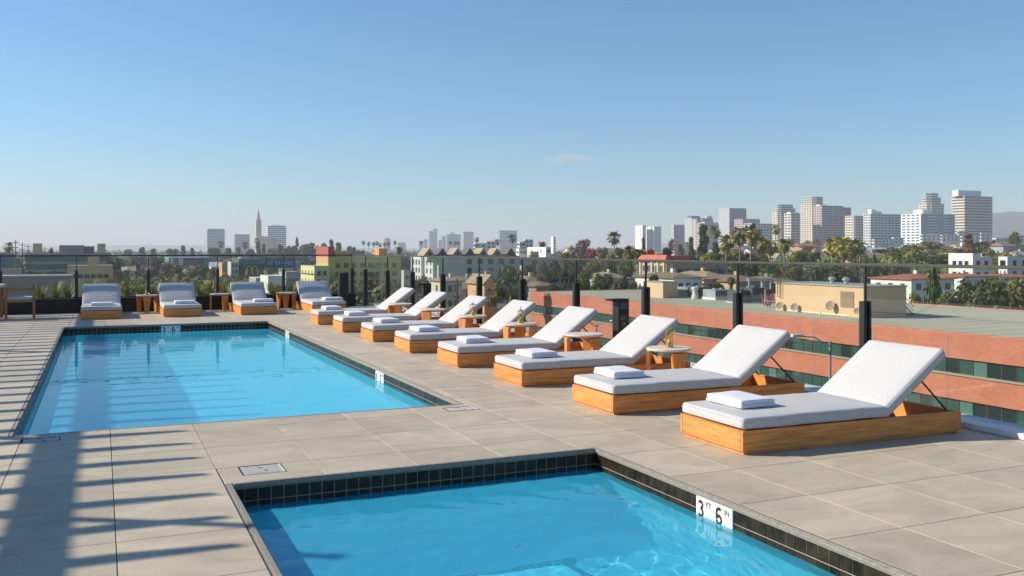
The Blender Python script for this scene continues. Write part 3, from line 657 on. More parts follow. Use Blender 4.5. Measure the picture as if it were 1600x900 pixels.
def blk(nm, lb, cat, uL, uM, uR, Z, vtop, wall, roof=None, depth=None, z0=None, par=.0, group=None, top=True):
    x0, x1, y0, y1, zt = place(uL, uM, uR, Z, vtop); y1 = y0 + depth if depth else (y1 or y0 + (x1 - x0) * .7)
    z0 = G if z0 is None else z0
    t = thing(nm, lb, cat, ((x0 + x1) / 2, (y0 + y1) / 2, z0), group=group); p = t.location
    MB().box(x0 - p.x, x1 - p.x, y0 - p.y, y1 - p.y, 0, zt - z0 - .25).build('wall', wall, t)
    if top:
        b = MB(); b.box(x0 - p.x, x1 - p.x, y0 - p.y, y1 - p.y, zt - z0 - .248, zt - z0 - .1, 0)
        e = .25
        for q in ((x0, x1, y0, y0 + e), (x0, x1, y1 - e, y1), (x0, x0 + e, y0 + e, y1 - e), (x1 - e, x1, y0 + e, y1 - e)): b.box(q[0] - p.x, q[1] - p.x, q[2] - p.y, q[3] - p.y, zt - z0 - .098, zt - z0 + par, 1)
        b.build('roof', [roof or R_['grey'], wall], t)
    return t, (x0, x1, y0, y1, zt)
def part_box(t, name, q, m, bevel=0):
    p = t.location; return MB().box(q[0] - p.x, q[1] - p.x, q[2] - p.y, q[3] - p.y, q[4] - p.z, q[5] - p.z).build(name, m, t, bevel=bevel)
def house(lb, uL, uM, uR, Z, veave, vridge, wall, roof, kind='hip', nwin=3, rows=1, group=None, nm='house', cat='house', depth=None, axis='x'):
    x0, x1, y0, y1, ze = place(uL, uM, uR, Z, veave); y1 = y0 + depth if depth else (y1 or y0 + max(6, (x1 - x0) * .7)); zr = zv(vridge, Z)
    G = min(ground_z(x0, y0), ground_z(x1, y0), ze - 3.2) - .3
    t = thing(nm, lb, cat, ((x0 + x1) / 2, (y0 + y1) / 2, G), group=group); p = t.location
    X0, X1, Y0, Y1, h, hr = x0 - p.x, x1 - p.x, y0 - p.y, y1 - p.y, ze - G, zr - G
    w_ = MB().box(X0, X1, Y0, Y1, 0, h)
    if kind == 'gable' and axis == 'y': ym = 0; w_.add([(X0, Y0, h), (X1, Y0, h), ((X0 + X1) / 2, Y0, hr - .15), (X0, Y1, h), (X1, Y1, h), ((X0 + X1) / 2, Y1, hr - .15)], [(0, 1, 2), (5, 4, 3)])
    if kind == 'gable' and axis == 'x': ym = (Y0 + Y1) / 2; w_.add([(X0, Y0, h), (X0, Y1, h), (X0, ym, hr - .15), (X1, Y0, h), (X1, Y1, h), (X1, ym, hr - .15)], [(0, 1, 2), (5, 4, 3)])
    w_.build('wall', wall, t)
    o = .5; r = MB(); hd = .16
    if kind == 'hip':
        k = min((X1 - X0), (Y1 - Y0)) / 2
        if X1 - X0 > Y1 - Y0: a, b = (X0 + k, 0), (X1 - k, 0)
        else: a, b = (0, Y0 + k), (0, Y1 - k)
        V = [(X0 - o, Y0 - o, h), (X1 + o, Y0 - o, h), (X1 + o, Y1 + o, h), (X0 - o, Y1 + o, h)]; V += [(v[0], v[1], h + hd) for v in V] + [(a[0], a[1], hr), (b[0], b[1], hr)]
        f = [(3, 2, 1, 0), (0, 1, 5, 4), (1, 2, 6, 5), (2, 3, 7, 6), (3, 0, 4, 7)]
        f += [(4, 5, 9, 8), (5, 6, 9), (6, 7, 8, 9), (7, 4, 8)] if X1 - X0 > Y1 - Y0 else [(4, 5, 8), (5, 6, 9, 8), (6, 7, 9), (7, 4, 8, 9)]
        r.add(V, f)
    elif kind == 'gable':
        if axis == 'x':
            ym = (Y0 + Y1) / 2
            V = [(X0 - o, Y0 - o, h - .1), (X1 + o, Y0 - o, h - .1), (X1 + o, ym, hr), (X0 - o, ym, hr), (X0 - o, Y1 + o, h - .1), (X1 + o, Y1 + o, h - .1)]
            V += [(a, b, c + hd) for a, b, c in V]; f = [(0, 1, 2, 3), (3, 2, 5, 4), (6, 9, 8, 7), (9, 10, 11, 8), (0, 6, 7, 1), (4, 5, 11, 10), (0, 3, 9, 6), (3, 4, 10, 9), (1, 7, 8, 2), (2, 8, 11, 5)]
        else:
            xm = (X0 + X1) / 2
            V = [(X0 - o, Y0 - o, h - .1), (X0 - o, Y1 + o, h - .1), (xm, Y1 + o, hr), (xm, Y0 - o, hr), (X1 + o, Y0 - o, h - .1), (X1 + o, Y1 + o, h - .1)]
            V += [(a, b, c + hd) for a, b, c in V]; f = [(0, 1, 2, 3), (3, 2, 5, 4), (6, 9, 8, 7), (9, 10, 11, 8), (0, 6, 7, 1), (4, 5, 11, 10), (0, 3, 9, 6), (3, 4, 10, 9), (1, 7, 8, 2), (2, 8, 11, 5)]
        r.add(V, f)
    rf = r.build('roof', roof, t)
    MB().box((X0 + X1) / 2 + .8, (X0 + X1) / 2 + 1.5, -.4, .4, hr - 1.2, hr + .7).build('chimney', wall, rf)
    fh = min(3.1, h / rows); Gw = G + h - fh * rows
    windows(t, 'y', 0, y0, x0 + .6, x1 - .6, Gw + .2, G + h, nwin, rows, min(1.6, (x1 - x0) / nwin * .5), min(1.4, fh * .5))
    if uL is not None and uL < uM - 2: windows(t, 'x', x0, 0, y0 + .6, y1 - .6, Gw + .2, G + h, max(1, nwin - 1), rows, 1.2, min(1.4, fh * .5))
    part_box(t, 'door', (x0 + (x1 - x0) * .46, x0 + (x1 - x0) * .46 + 1, y0 - .05, y0 - .001, G, G + 2.1), W_['taupe'])
    return t

# ------------------------------------------------------------------ brick office building across the street
BX0, BX1, BY0, BY1, BZ = 66.0, 97, 22, 141, -5.6
bt = thing('brick_office_building', 'long red brick office building with green window bands and flat pale roof', 'building', (BX0, BY0, G)); bp_ = bt.location
def brick_mat():
    m = bpy.data.materials.new('red_brick'); m.use_nodes = True; nt = m.node_tree; b = nt.nodes['Principled BSDF']; b.inputs['Roughness'].default_value = .9
    tc = nt.nodes.new('ShaderNodeTexCoord'); sp = nt.nodes.new('ShaderNodeSeparateXYZ'); lk(nt, tc.outputs['Object'], sp.inputs[0]); ad = nt.nodes.new('ShaderNodeMath'); lk(nt, sp.outputs[0], ad.inputs[0]); lk(nt, sp.outputs[1], ad.inputs[1])
    cb_ = nt.nodes.new('ShaderNodeCombineXYZ'); lk(nt, ad.outputs[0], cb_.inputs[0]); lk(nt, sp.outputs[2], cb_.inputs[1])
    br = nt.nodes.new('ShaderNodeTexBrick'); br.inputs['Scale'].default_value = 1; br.inputs['Brick Width'].default_value = .3; br.inputs['Row Height'].default_value = .1; br.inputs['Mortar Size'].default_value = .014
    br.inputs['Color1'].default_value = (.50, .165, .095, 1); br.inputs['Color2'].default_value = (.60, .21, .125, 1); br.inputs['Mortar'].default_value = (.40, .15, .09, 1); lk(nt, cb_.outputs[0], br.inputs[0])
    n = nt.nodes.new('ShaderNodeTexNoise'); n.inputs['Scale'].default_value = .35; n.inputs['Detail'].default_value = 5; lk(nt, tc.outputs['Object'], n.inputs[0])
    mr = nt.nodes.new('ShaderNodeMapRange'); mr.inputs[1].default_value = .3; mr.inputs[2].default_value = .7; mr.inputs[3].default_value = .88; mr.inputs[4].default_value = 1.1; lk(nt, n.outputs[0], mr.inputs[0])
    hs = nt.nodes.new('ShaderNodeHueSaturation'); lk(nt, mr.outputs[0], hs.inputs['Value']); lk(nt, br.outputs[0], hs.inputs['Color']); lk(nt, hs.outputs[0], b.inputs['Base Color'])
    bp = nt.nodes.new('ShaderNodeBump'); bp.inputs['Strength'].default_value = .6; bp.inputs['Distance'].default_value = .03; lk(nt, br.outputs[1], bp.inputs['Height']); bp.invert = True; lk(nt, bp.outputs[0], b.inputs['Normal']); return m
M['brick'] = brick_mat(); M['roofpale'] = mat('gravel_roof', (.35, .315, .215), .95, c2=(.43, .395, .285), scale=.12, detail=8)
bands = [(-7.68, -9.12), (-11.15, -12.7)]
zs = [G, bands[1][1], bands[1][0], bands[0][1], bands[0][0], BZ]
bm1 = MB()
for a, b in ((0, 1), (2, 3), (4, 5)): bm1.box(0, BX1 - BX0, 0, BY1 - BY0, zs[a] - G, zs[b] - G)
# vertical fins in the brick to break the long faces
for k in range(16): bm1.box(-.0, .02, k * 7.6 + 3, k * 7.6 + 3.05, 0, .01)
wl = bm1.build('brick_wall', M['brick'], bt)
jn = MB()
for k in range(15):
    for a, b in ((0, 1), (2, 3), (4, 5)): jn.box(-.02, -.001, k * 8.1 + 2.6, k * 8.1 + 2.66, zs[a] - G + .02, zs[b] - G - .02)
jn.build('movement_joints', W_['taupe'], bt)
co = MB(); co.box(.45, BX1 - BX0 - .45, .45, BY1 - BY0 - .45, zs[1] - G + .001, zs[2] - G - .001).box(.45, BX1 - BX0 - .45, .45, BY1 - BY0 - .45, zs[3] - G + .001, zs[4] - G - .001); co.build('inner_wall', W_['dark'], bt)
lg_ = MB()
for z in (zs[1], zs[3]): lg_.box(-.12, .30, -.05, BY1 - BY0, z - G + .002, z - G + .16)
lg_.build('window_ledge', wmat('ledge_concrete', (.33, .27, .2)), bt)
PW = 1.36
for bi, (zt, zb) in enumerate(bands):
    h = zt - zb - .17; n = int((BY1 - BY0) / PW)
    mats_ = []
    wn = MB().box(.20, .30, .0, .10, 0, h, 0).box(.24, .26, .10, PW, 0, h, 1).box(.2, .3, .1, PW, h - .06, h, 0).mesh('window', [frd, gteal])
    wn2 = MB().box(.20, .30, .0, .10, 0, h, 0).box(.24, .26, .10, PW, 0, h, 1).box(.2, .3, .1, PW, h - .06, h, 0).mesh('window', [frd, mat('lighter_green_glass%d' % bi, (.08, .17, .135), .15)])
    wn3 = MB().box(.20, .30, .0, .10, 0, h, 0).box(.24, .26, .10, PW, 0, h, 1).box(.2, .3, .1, PW, h - .06, h, 0).mesh('window', [frd, mat('dark_glass%d' % bi, (.015, .03, .028), .08)])
    rn = random.Random(bi)
    first = 17; rest = MB()
    for k in range(n):
        if first <= k < first + 50: obj('window', rn.choice([wn] * 6 + [wn2, wn3, wn3]), bt, (0, k * PW, zb + .165 - G))
        else: y = k * PW; z = zb + .165 - G; rest.box(.20, .30, y, y + .10, z, z + h, 0).box(.24, .26, y + .10, y + PW, z, z + h, 1)
    rest.build('window', [frd, gteal], bt)['kind'] = 'stuff'
rfb = MB().box(.35, BX1 - BX0 - .35, .35, BY1 - BY0 - .35, BZ - G + .002, BZ - G + .02).build('roof', M['roofpale'], bt)
pe = MB(); H_ = BZ - G
for q in ((0, BX1 - BX0, 0, .3), (0, BX1 - BX0, BY1 - BY0 - .3, BY1 - BY0), (0, .3, .3, BY1 - BY0 - .3), (BX1 - BX0 - .3, BX1 - BX0, .3, BY1 - BY0 - .3)): pe.box(*q, H_ + .002, H_ + .12)
pe.build('parapet', M['brick'], rfb)
rs = random.Random(5); pn = MB()
for k in range(14):
    x, y = rs.uniform(3, 28), rs.uniform(6, 110); pn.tube((x, y, H_ + .02), (x, y, H_ + .5), .06)
pn.build('vent_pipe', W_['white'], rfb)

def P(u, v, z):
    Z = F * (CAMH - z) / (v - HY); return at(u, Z, z)
RZ = BZ + .021
c0 = P(1351, 497, RZ)
x0, y0 = c0.x, c0.y; yp = y_on_x(x0, 1212); x1 = x_on_y(y0, 1416); hp = 3.15
pt = thing('rooftop_penthouse', 'large beige plant room with louvre on the brick building roof', 'plant room', (x0, y0, RZ))
part_box(pt, 'wall', (x0, x1, y0, yp, RZ, RZ + hp), wmat('penthouse_stucco', (.60, .40, .22), var=.04))
part_box(pt, 'roof', (x0 - .12, x1 + .12, y0 - .12, yp + .12, RZ + hp + .001, RZ + hp + .14), R_['grey'])
lv = MB(); ly = y_on_x(x0, 1334) ; ly2 = y_on_x(x0, 1314)
for k in range(10): lv.box(-.08, -.002, ly - y0, ly2 - y0, 1.0 + k * .16, 1.08 + k * .16)
lv.box(-.04, -.001, ly - y0 - .05, ly2 - y0 + .05, .95, 2.65).build('louvre', wmat('louvre', (.28, .19, .12)), pt)
ft_ = MB().box(x0 - x0 - .05, -.002, 2, yp - y0 - 2, .05, .18).build('base_flashing', W_['white'], pt)
for k, u in enumerate((1300, 1322)):
    y = y_on_x(x0 + 3, u); MB().lathe([(.25, 0), (.25, .35), (.42, .4), (.42, .65), (.1, .8), (0, .8)], 12, (3, y - y0, hp + .14)).build('roof_vent', mat('galvanised', (.45, .46, .46), .4, .6), pt)
ld = MB(); y = y_on_x(x0, 1222)
for dy in (0, .5): ld.tube((-.25, y - y0 + dy, hp - 1.6), (-.25, y - y0 + dy, hp + 1.1), .04)
for k in range(7): ld.tube((-.25, y - y0, hp - 1.5 + k * .35), (-.25, y - y0 + .5, hp - 1.5 + k * .35), .03)
ld.build('ladder', frd, pt)
sx = x1 - x0; sg = MB()
for k in range(8): sg.box(sx + .15 + k * .28, sx + .45 + k * .28, 1.2, 2.2, 1.75 - k * .24, 1.80 - k * .24)
for dy in (1.2, 2.2): sg.tube((sx + .15, dy, 2.7), (sx + 2.4, dy, .9), .04); sg.tube((sx + .15, dy, 1.8), (sx + 2.4, dy, 0), .06); sg.tube((sx + .15, dy, 2.25), (sx + 2.4, dy, .45), .03)
sg.build('stairs', frd, pt)
dish = MB().lathe([(.0, .0), (.3, .04), (.45, .12), (.43, .13), (.28, .06), (0, .02)], 18).tube((0, 0, .02), (0, 0, .45), .02).tube((0, 0, 0), (-.1, 0, -.25), .04)
dm = dish.mesh('satellite_dish', wmat('dish_grey', (.30, .25, .2)))
for k, (u, v, s_) in enumerate(((1218, 478, 1.0), (1241, 480, 1.0), (1297, 478, 1.15), (1339, 486, .8))):
    y = y_on_x(x0 - .5, u); z = zv(v, (x0 - .5) * sn + y * cs)
    o = obj('satellite_dish', dm, None, (x0 - .42, y, z)); o.scale = (s_,) * 3; o.rotation_euler = (R(20), R(-70), 0)
    tag(o, ['leftmost dish on the lit wall of the beige plant room', 'second dish from the left on the beige plant room', 'biggest dish, left of the louvre on the beige plant room', 'small dish right of the louvre on the plant room corner'][k], 'satellite dish', 'dishes on the beige plant room')
c0 = P(1036, 466, RZ); x0, y0 = c0.x, c0.y
t = thing('stair_bulkhead', 'small beige box with flat roof on the far part of the brick building roof', 'plant room', (x0, y0, RZ)); yb = y_on_x(x0, 1010); xb = x_on_y(y0, 1058)
part_box(t, 'wall', (x0, xb, y0, yb, RZ, RZ + 2.3), W_['beige']); part_box(t, 'roof', (x0 - .12, xb + .12, y0 - .12, yb + .12, RZ + 2.301, RZ + 2.42), R_['grey'])
galv = mat('galvanised_duct', (.36, .38, .38), .45, .3, var=.15, scale=1)
louv = wmat('brown_louvre', (.16, .12, .09), scale=4, var=.4)
def ac(uL, uR, vt, vb, m, lb, dp=3, legs=False, stripes=True, Zb=None):
    c = P(uL, vb, RZ); x0, y0 = c.x, c.y; x1 = x_on_y(y0, uR); Z = x0 * sn + y0 * cs; h = (vb - vt) / F * Z
    t = thing('air_conditioner', lb, 'air conditioner', (x0, y0, RZ), group='air conditioning units on the brick building roof'); w_ = x1 - x0
    b = .35 if legs else .12
    MB().box(0, w_, 0, dp, b, h).build('housing', m, t, bevel=.03)
    MB().box(-.08, w_ + .08, -.08, dp + .08, 0, b - .001).build('base', R_['white'], t)
    lv = MB(); n = 7
    if stripes:
        for k in range(n): lv.box(.1 + k * (w_ - .2) / n, .1 + (k + .65) * (w_ - .2) / n, -.04, -.001, b + .15, h - .15)
        lv.build('louvre', louv, t)
    MB().lathe([(.3, 0), (.3, .2), (0, .22)], 12, (w_ * .3, dp / 2, h + .001)).lathe([(.3, 0), (.3, .2), (0, .22)], 12, (w_ * .7, dp / 2, h + .001)).build('fan', galv, t)
ac(1093, 1116, 449, 467, louv, 'brown louvred air conditioner left of the long duct')
ac(1076, 1091, 449, 465, galv, 'pale open-fronted unit beside the round white vent')
ac(1118, 1146, 453, 469, galv, 'grey unit on many short feet in the middle of the roof', legs=True)
ac(1158, 1172, 454, 474, W_['dark'], 'dark box unit left of the white pipe on the roof', stripes=False)
ac(1176, 1194, 450, 474, W_['dark'], 'dark blue-grey box unit right of the white pipe on the roof', stripes=False)
ac(1197, 1210, 452, 470, louv, 'brown unit beside the plant room left end')
c = P(1086, 467, RZ); t = tag(MB().lathe([(.5, 0), (.5, .5), (.35, .6), (.35, 1.3), (.5, 1.35), (.5, 1.7), (0, 1.8)], 14).build('roof_vent', R_['white'], None, c), 'round white mushroom vent on the roof left of the air conditioners', 'vent')
c = P(1157, 462, RZ); x1 = x_on_y(c.y - 2, 1208); t = thing('roof_duct', 'long pale horizontal duct over the dark units on the roof', 'duct', (c.x, c.y - 2, RZ))
MB().box(0, x1 - c.x, 0, .5, 2.35, 2.7).build('duct', galv, t); MB().box(2.6, 3.1, .05, .45, .0, 2.349).box(.1, .3, .1, .3, 0, 2.349).box(x1 - c.x - .4, x1 - c.x - .2, .1, .3, 0, 2.349).build('leg', galv, t)
c = P(1200, 480, RZ); t = thing('pipe_stack', 'tangle of red pipes on the roof beside the plant room', 'pipes', c)
pm_ = MB(); rr_ = random.Random(2)
for k in range(9): a = Vector((rr_.uniform(-.9, .7), rr_.uniform(-.4, .4), rr_.uniform(0, .3))); pm_.tube(a, a + Vector((rr_.uniform(-.5, .9), rr_.uniform(-.3, .3), rr_.uniform(.5, 1.8))), .06)
pm_.build('pipe', wmat('red_pipe', (.4, .05, .06)), t)

# ------------------------------------------------------------------ street lamps
def lamp(u, Z, vt, arm, lb, two=False):
    c = at(u, Z); zt = zv(vt, Z); t = thing('street_lamp', lb, 'street lamp', (c.x, c.y, G), group='street lamps')
    h = zt - G; MB().tube((0, 0, 0), (0, 0, h), .11, .07, 8).build('pole', mat('lamp_pole_%d' % u, (.30, .29, .26), .6), t)
    for s_ in ((-1, 1) if two else (-1,)):
        p = [Vector((0, 0, h - .3)), Vector((s_ * arm * .5 * cs, -s_ * arm * .5 * sn, h + .25)), Vector((s_ * arm * cs, -s_ * arm * sn, h + .3))]
        a = MB(); a.path(p, [.05, .045, .04]); a.build('arm', W_['grey'], t)
        q = p[2]; a = MB().box(q.x - .45, q.x + .35, q.y - .18, q.y + .18, q.z - .06, q.z + .12); a.build('lamp_head', R_['white'], t, bevel=.04)
lamp(1297, 56, 533, 2.0, 'grey street lamp in front of the brick building near the nearest lounger')
lamp(932, 100, 506, 1.9, 'small double headed street lamp in front of the brick building', True)
lamp(588, 120, 459, .8, 'slim lamp post in front of the yellow-green building')
lamp(597, 150, 424, 2.5, 'tall street lamp with pale head before the yellow-green facade')
lamp(14, 300, 428, 2, 'street lamp beyond the fence above the dining table')

# ------------------------------------------------------------------ left hand mid distance buildings
t, q = blk('apartment_building', 'yellow-green apartment building, tall lit yellow wing with red-brown roof box', 'building', 494, 513, 626, 330, 401, W_['yellow'], R_['grey'])
x0, x1, y0, y1, zt = q; fh = 3.0
part_box(t, 'red_roof_box', (x0 + .02, x0 + (x1 - x0) * .02, y0 + .5, y1 - .5, zt + .02, zt + 3.2), W_['redb'])
part_box(t, 'roof_box', (x0 - .05, x0 + 2.2, y0 - .05, y1 - .2, zt + .021, zt + 3.6), W_['redb'])
part_box(t, 'peach_band', (x0 - .06, x0 - .001, y0 + .1, y1 - .1, zt - 2.2, zt - .02), W_['peach'])
part_box(t, 'parapet', (x0 + 2.4, x0 + (x1 - x0) * .27, y0 + .05, y0 + 2.5, zt + .02, zt + 1.9), W_['orange'])
part_box(t, 'lift_box', (x_on_y(y0 + 3, 592), x_on_y(y0 + 3, 605), y0 + 3, y0 + 9, zt + .02, zt + 2.9), W_['orange'])
windows(t, 'y', 0, y0, x0 + 2, x1 - 1, zt - 14, zt - 1.6, 8, 4, 1.7, 1.6, frd, mull=1)
for k in range(4): part_box(t, 'balcony', (x0 + (x1 - x0) * .62, x0 + (x1 - x0) * .72, y0 - .9, y0 - .002, zt - 13.6 + k * 3.1, zt - 12.5 + k * 3.1), wmat('balcony_green%d' % k, (.30, .30, .16)))
windows(t, 'x', x0, 0, y0 + 1.2, y1 - 1.2, zt - 9, zt - 2.6, 2, 2, 1.0, 1.8, frd, mull=1)
t, q = blk('apartment_building', 'lower cream yellow apartment wing with small windows left of the yellow-green block', 'building', 470, 491, 515, 320, 415.5, wmat('pale_yellow_stucco', (.66, .60, .30)), R_['grey'])
x0, x1, y0, y1, zt = q
windows(t, 'x', x0, 0, y0 + .8, y1 - .8, zt - 10, zt - 1.0, 4, 3, .9, 1.5, frd); windows(t, 'y', 0, y0, x0 + .6, x1 - .6, zt - 10, zt - 1.0, 2, 3, 1.2, 1.5, frd)
for k in range(3): part_box(t, 'balcony_rail', (x0 - .5, x0 - .002, y0 + .5, y1 - .5, zt - 2.9 - 3 * k, zt - 2.7 - 3 * k), W_['taupe'])
t, q = blk('apartment_building', 'sage white three-storey apartment building with dark gables, behind the lounger row', 'building', 642, 685, 812, 300, 400, W_['sage'], R_['tan'])
x0, x1, y0, y1, zt = q
part_box(t, 'bay', (x0 - 1.2, x0 - .002, y0 + 2, y0 + (y1 - y0) * .35, G, zt - .5), W_['white'])
part_box(t, 'bay', (x0 - 1.0, x0 - .002, y0 + (y1 - y0) * .5, y0 + (y1 - y0) * .85, G, zt - .4), W_['white'])
windows(t, 'x', x0 - 1.2, 0, y0 + 2.3, y0 + (y1 - y0) * .34, zt - 9, zt - .8, 2, 3, 1.4, 1.7, frm, gteal, mull=1); windows(t, 'x', x0 - 1.0, 0, y0 + (y1 - y0) * .52, y0 + (y1 - y0) * .84, zt - 9, zt - .8, 3, 3, 1.5, 1.7, frm, gteal)
windows(t, 'y', 0, y0, x0 + 5, x1 - 1, zt - 9.2, zt - .4, 6, 3, 1.9, 1.9, frm, gteal, skip=((0, 0), (0, 1), (0, 2)))
for k in range(2): part_box(t, 'balcony', (x0 + (x1 - x0) * .5, x0 + (x1 - x0) * .64, y0 - 1.2, y0 - .002, zt - 5.7 - 2.93 * k, zt - 4.7 - 2.93 * k), W_['sage'])
for k, u in enumerate((668, 690, 712, 733, 752, 775, 795)):
    xa = x_on_y(y0 + 4, u); wd = 4.2; hh = 2.6
    MB().add([(xa - wd / 2, y0 + 2 + (k % 2), zt), (xa + wd / 2, y0 + 2 + (k % 2), zt), (xa, y0 + 2 + (k % 2), zt + hh), (xa - wd / 2, y0 + 9, zt), (xa + wd / 2, y0 + 9, zt), (xa, y0 + 9, zt + hh)], [(0, 1, 2), (5, 4, 3), (0, 2, 5, 3), (1, 4, 5, 2), (0, 3, 4, 1)]).build('gable', [R_['tan'], R_['dark'], R_['tan'], R_['dark'], R_['tan'], R_['tan'], R_['dark']][k], t).location = -t.location
    windows(t, 'y', 0, y0 + 2 + (k % 2), xa - 1, xa + 1, zt + .1, zt + 1.4, 1, 1, .9, .8, frd)
house('cream two-storey house with brown edge roof in front of the sage apartments', 686, 694, 722, 190, 440, 434, W_['cream'], R_['tan'], 'hip', 2, 2, depth=9)
house('long low brown roofed house right of the cream house', None, 722, 758, 215, 452, 434, W_['tan'], R_['tan'], 'gable', 3, 1, depth=14)
house('small peach gabled house beyond the fence in the middle of the view', 756, 757, 776, 200, 444, 430, W_['peach'], R_['tan'], 'gable', 2, 2, depth=10, axis='y')
t, q = blk('low_building', 'small white-green block at the foot of the sage apartments', 'building', 627, 631, 645, 250, 422, W_['sage']); windows(t, 'y', 0, q[2], q[0] + .3, q[1] - .3, q[4] - 9, q[4] - .5, 2, 3, .9, 1.3, frm, gteal)
# white blocks 800-880
for (a, b, c, Z, vt, wl_, lb) in ((824, 853, 861, 420, 386, 'white', 'white flat block with stepped top beyond the rail, left of the magenta tree'), (806, 811, 824, 440, 388, 'white', 'small white block left of the stepped white block'), (826, 829, 842, 370, 393, 'pink', 'small pinkish stepped block below the white block'),
                                  (790, 797, 880, 350, 402, 'grey', 'wide grey flat building with long pale roof at the rail'), (806, 815, 880, 330, 415, 'sage', 'green-grey long low building behind the trees')):
    t, q = blk('flat_roofed_building', lb, 'building', a, b, c, Z, vt, W_[wl_], R_['white']); x0, x1, y0, y1, zt = q
    windows(t, 'y', 0, y0, x0 + .5, x1 - .5, zt - 3.4, zt - .4, max(2, int((x1 - x0) / 6)), 1, 1.2, 1.2, frm); windows(t, 'x', x0, 0, y0 + .5, y1 - .5, zt - 3.4, zt - .4, 2, 1, 1.2, 1.2, frm)
house('low brown bungalow roof under the trees left of the brick building', None, 822, 852, 190, 441, 432, W_['tan'], R_['brown'], 'hip', 2, 1, depth=10)
house('flat brown garage roof below the bungalow among trees', None, 838, 872, 170, 448, 441, W_['taupe'], R_['brown'], 'hip', 2, 1, depth=8)
house('cream bungalow with tan roof left of the red roofed apartments', 940, 943, 985, 230, 436, 426, W_['cream'], R_['tan'], 'hip', 3, 1, depth=12)
# red-roofed apartment
t, q = blk('apartment_building', 'tan apartment building with red mansard roof behind the brick building', 'building', 1000, 1041, 1050, 185, 407, W_['beige'], R_['grey'])
x0, x1, y0, y1, zt = q; px_, py_ = t.location.x, t.location.y
MB().add([(x0 - .6, y0 - .6, zt - .2), (x1 + .6, y0 - .6, zt - .2), (x1 + .6, y1 + .6, zt - .2), (x0 - .6, y1 + .6, zt - .2), (x0 + .2, y0 + .2, zt + 1.1), (x1 - .2, y0 + .2, zt + 1.1), (x1 - .2, y1 - .2, zt + 1.1), (x0 + .2, y1 - .2, zt + 1.1)], [(3, 2, 1, 0), (4, 5, 6, 7), (0, 1, 5, 4), (1, 2, 6, 5), (2, 3, 7, 6), (3, 0, 4, 7)]).build('mansard', R_['red'], t).location = -t.location
windows(t, 'x', x0, 0, y0 + 1, y1 - 1, zt - 6, zt - .3, 5, 2, 1.3, 1.5, frm)
for k in range(5): yy = y0 + .6 + (y1 - y0 - 1) * k / 4; part_box(t, 'pilaster', (x0 - .3, x0 - .002, yy - .25, yy + .25, G, zt - .25), W_['cream'])
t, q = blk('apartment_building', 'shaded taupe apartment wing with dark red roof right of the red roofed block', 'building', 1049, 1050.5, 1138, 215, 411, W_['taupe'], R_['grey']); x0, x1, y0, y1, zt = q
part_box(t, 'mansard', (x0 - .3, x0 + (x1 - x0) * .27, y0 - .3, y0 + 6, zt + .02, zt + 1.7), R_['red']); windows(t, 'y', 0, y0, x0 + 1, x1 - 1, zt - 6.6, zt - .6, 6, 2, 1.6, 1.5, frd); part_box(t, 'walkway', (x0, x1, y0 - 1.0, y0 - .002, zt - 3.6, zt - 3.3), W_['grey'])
house('white house with brown hip roof behind the air conditioners', 1049, 1053, 1097, 165, 435, 427, wmat('bright_white_stucco', (.72, .71, .68)), R_['brown'], 'hip', 3, 2, depth=13)
house('long tan roofed house right of the white house, behind the rooftop ducts', None, 1100, 1150, 190, 437, 425, W_['peach'], R_['tan'], 'hip', 4, 1, depth=15)
house('brown roofed house behind the palm trunks left of the plant room', None, 1150, 1204, 185, 441, 431, W_['tan'], R_['brown'], 'hip', 4, 1, depth=14)
house('brown hip roofed house just above the left end of the plant room', None, 1200, 1250, 200, 443, 434, W_['taupe'], R_['brown'], 'hip', 4, 1, depth=14)
# right hand houses
t, q = blk('apartment_building', 'white flat roofed house with stepped parapets left of the rail end', 'house', 1482, 1520, 1549, 250, 401, W_['white'], R_['white'], z0=G); x0, x1, y0, y1, zt = q
part_box(t, 'parapet', (x0, x0 + 3, y0, y1, zt + .01, zt + .9), W_['white']); windows(t, 'x', x0, 0, y0 + 1, y1 - 1, zt - 6.4, zt - .3, 3, 2, 1.2, 1.3, frd); windows(t, 'y', 0, y0, x0 + .5, x1 - .5, zt - 6.4, zt - .3, 2, 2, 1.3, 1.3, frd)
t, q = blk('apartment_building', 'white and grey flat roofed house at the right picture edge above the rail', 'house', 1560, 1574, 1640, 260, 401, W_['white'], R_['white']); x0, x1, y0, y1, zt = q
windows(t, 'y', 0, y0, x0 + 1, x1 - 1, zt - 6.4, zt - .3, 4, 2, 1.3, 1.6, frd); windows(t, 'x', x0, 0, y0 + 1, y1 - 1, zt - 6.4, zt - .3, 2, 2, 1.3, 1.6, frd)
house('white two-storey house with red tile roof behind the big cypress', 1416, 1424, 1491, 190, 437, 429, wmat('warm_white_stucco', (.70, .67, .58)), R_['red'], 'hip', 4, 2, depth=11)
t, q = blk('low_building', 'low pale green flat building left of the red tiled white house', 'building', 1394, 1400, 1420, 215, 434, W_['sage'], R_['white']); windows(t, 'y', 0, q[2], q[0] + .5, q[1] - .5, q[4] - 3, q[4] - .3, 3, 1, 1.1, 1.1, frd)
house('house with long red tile roof half hidden by the big green trees', None, 1505, 1560, 215, 433, 428, W_['white'], R_['red'], 'hip', 4, 1, depth=12)
house('red tile roof at the right picture edge behind the big trees', None, 1562, 1630, 225, 434, 429, W_['white'], R_['red'], 'hip', 3, 1, depth=12)
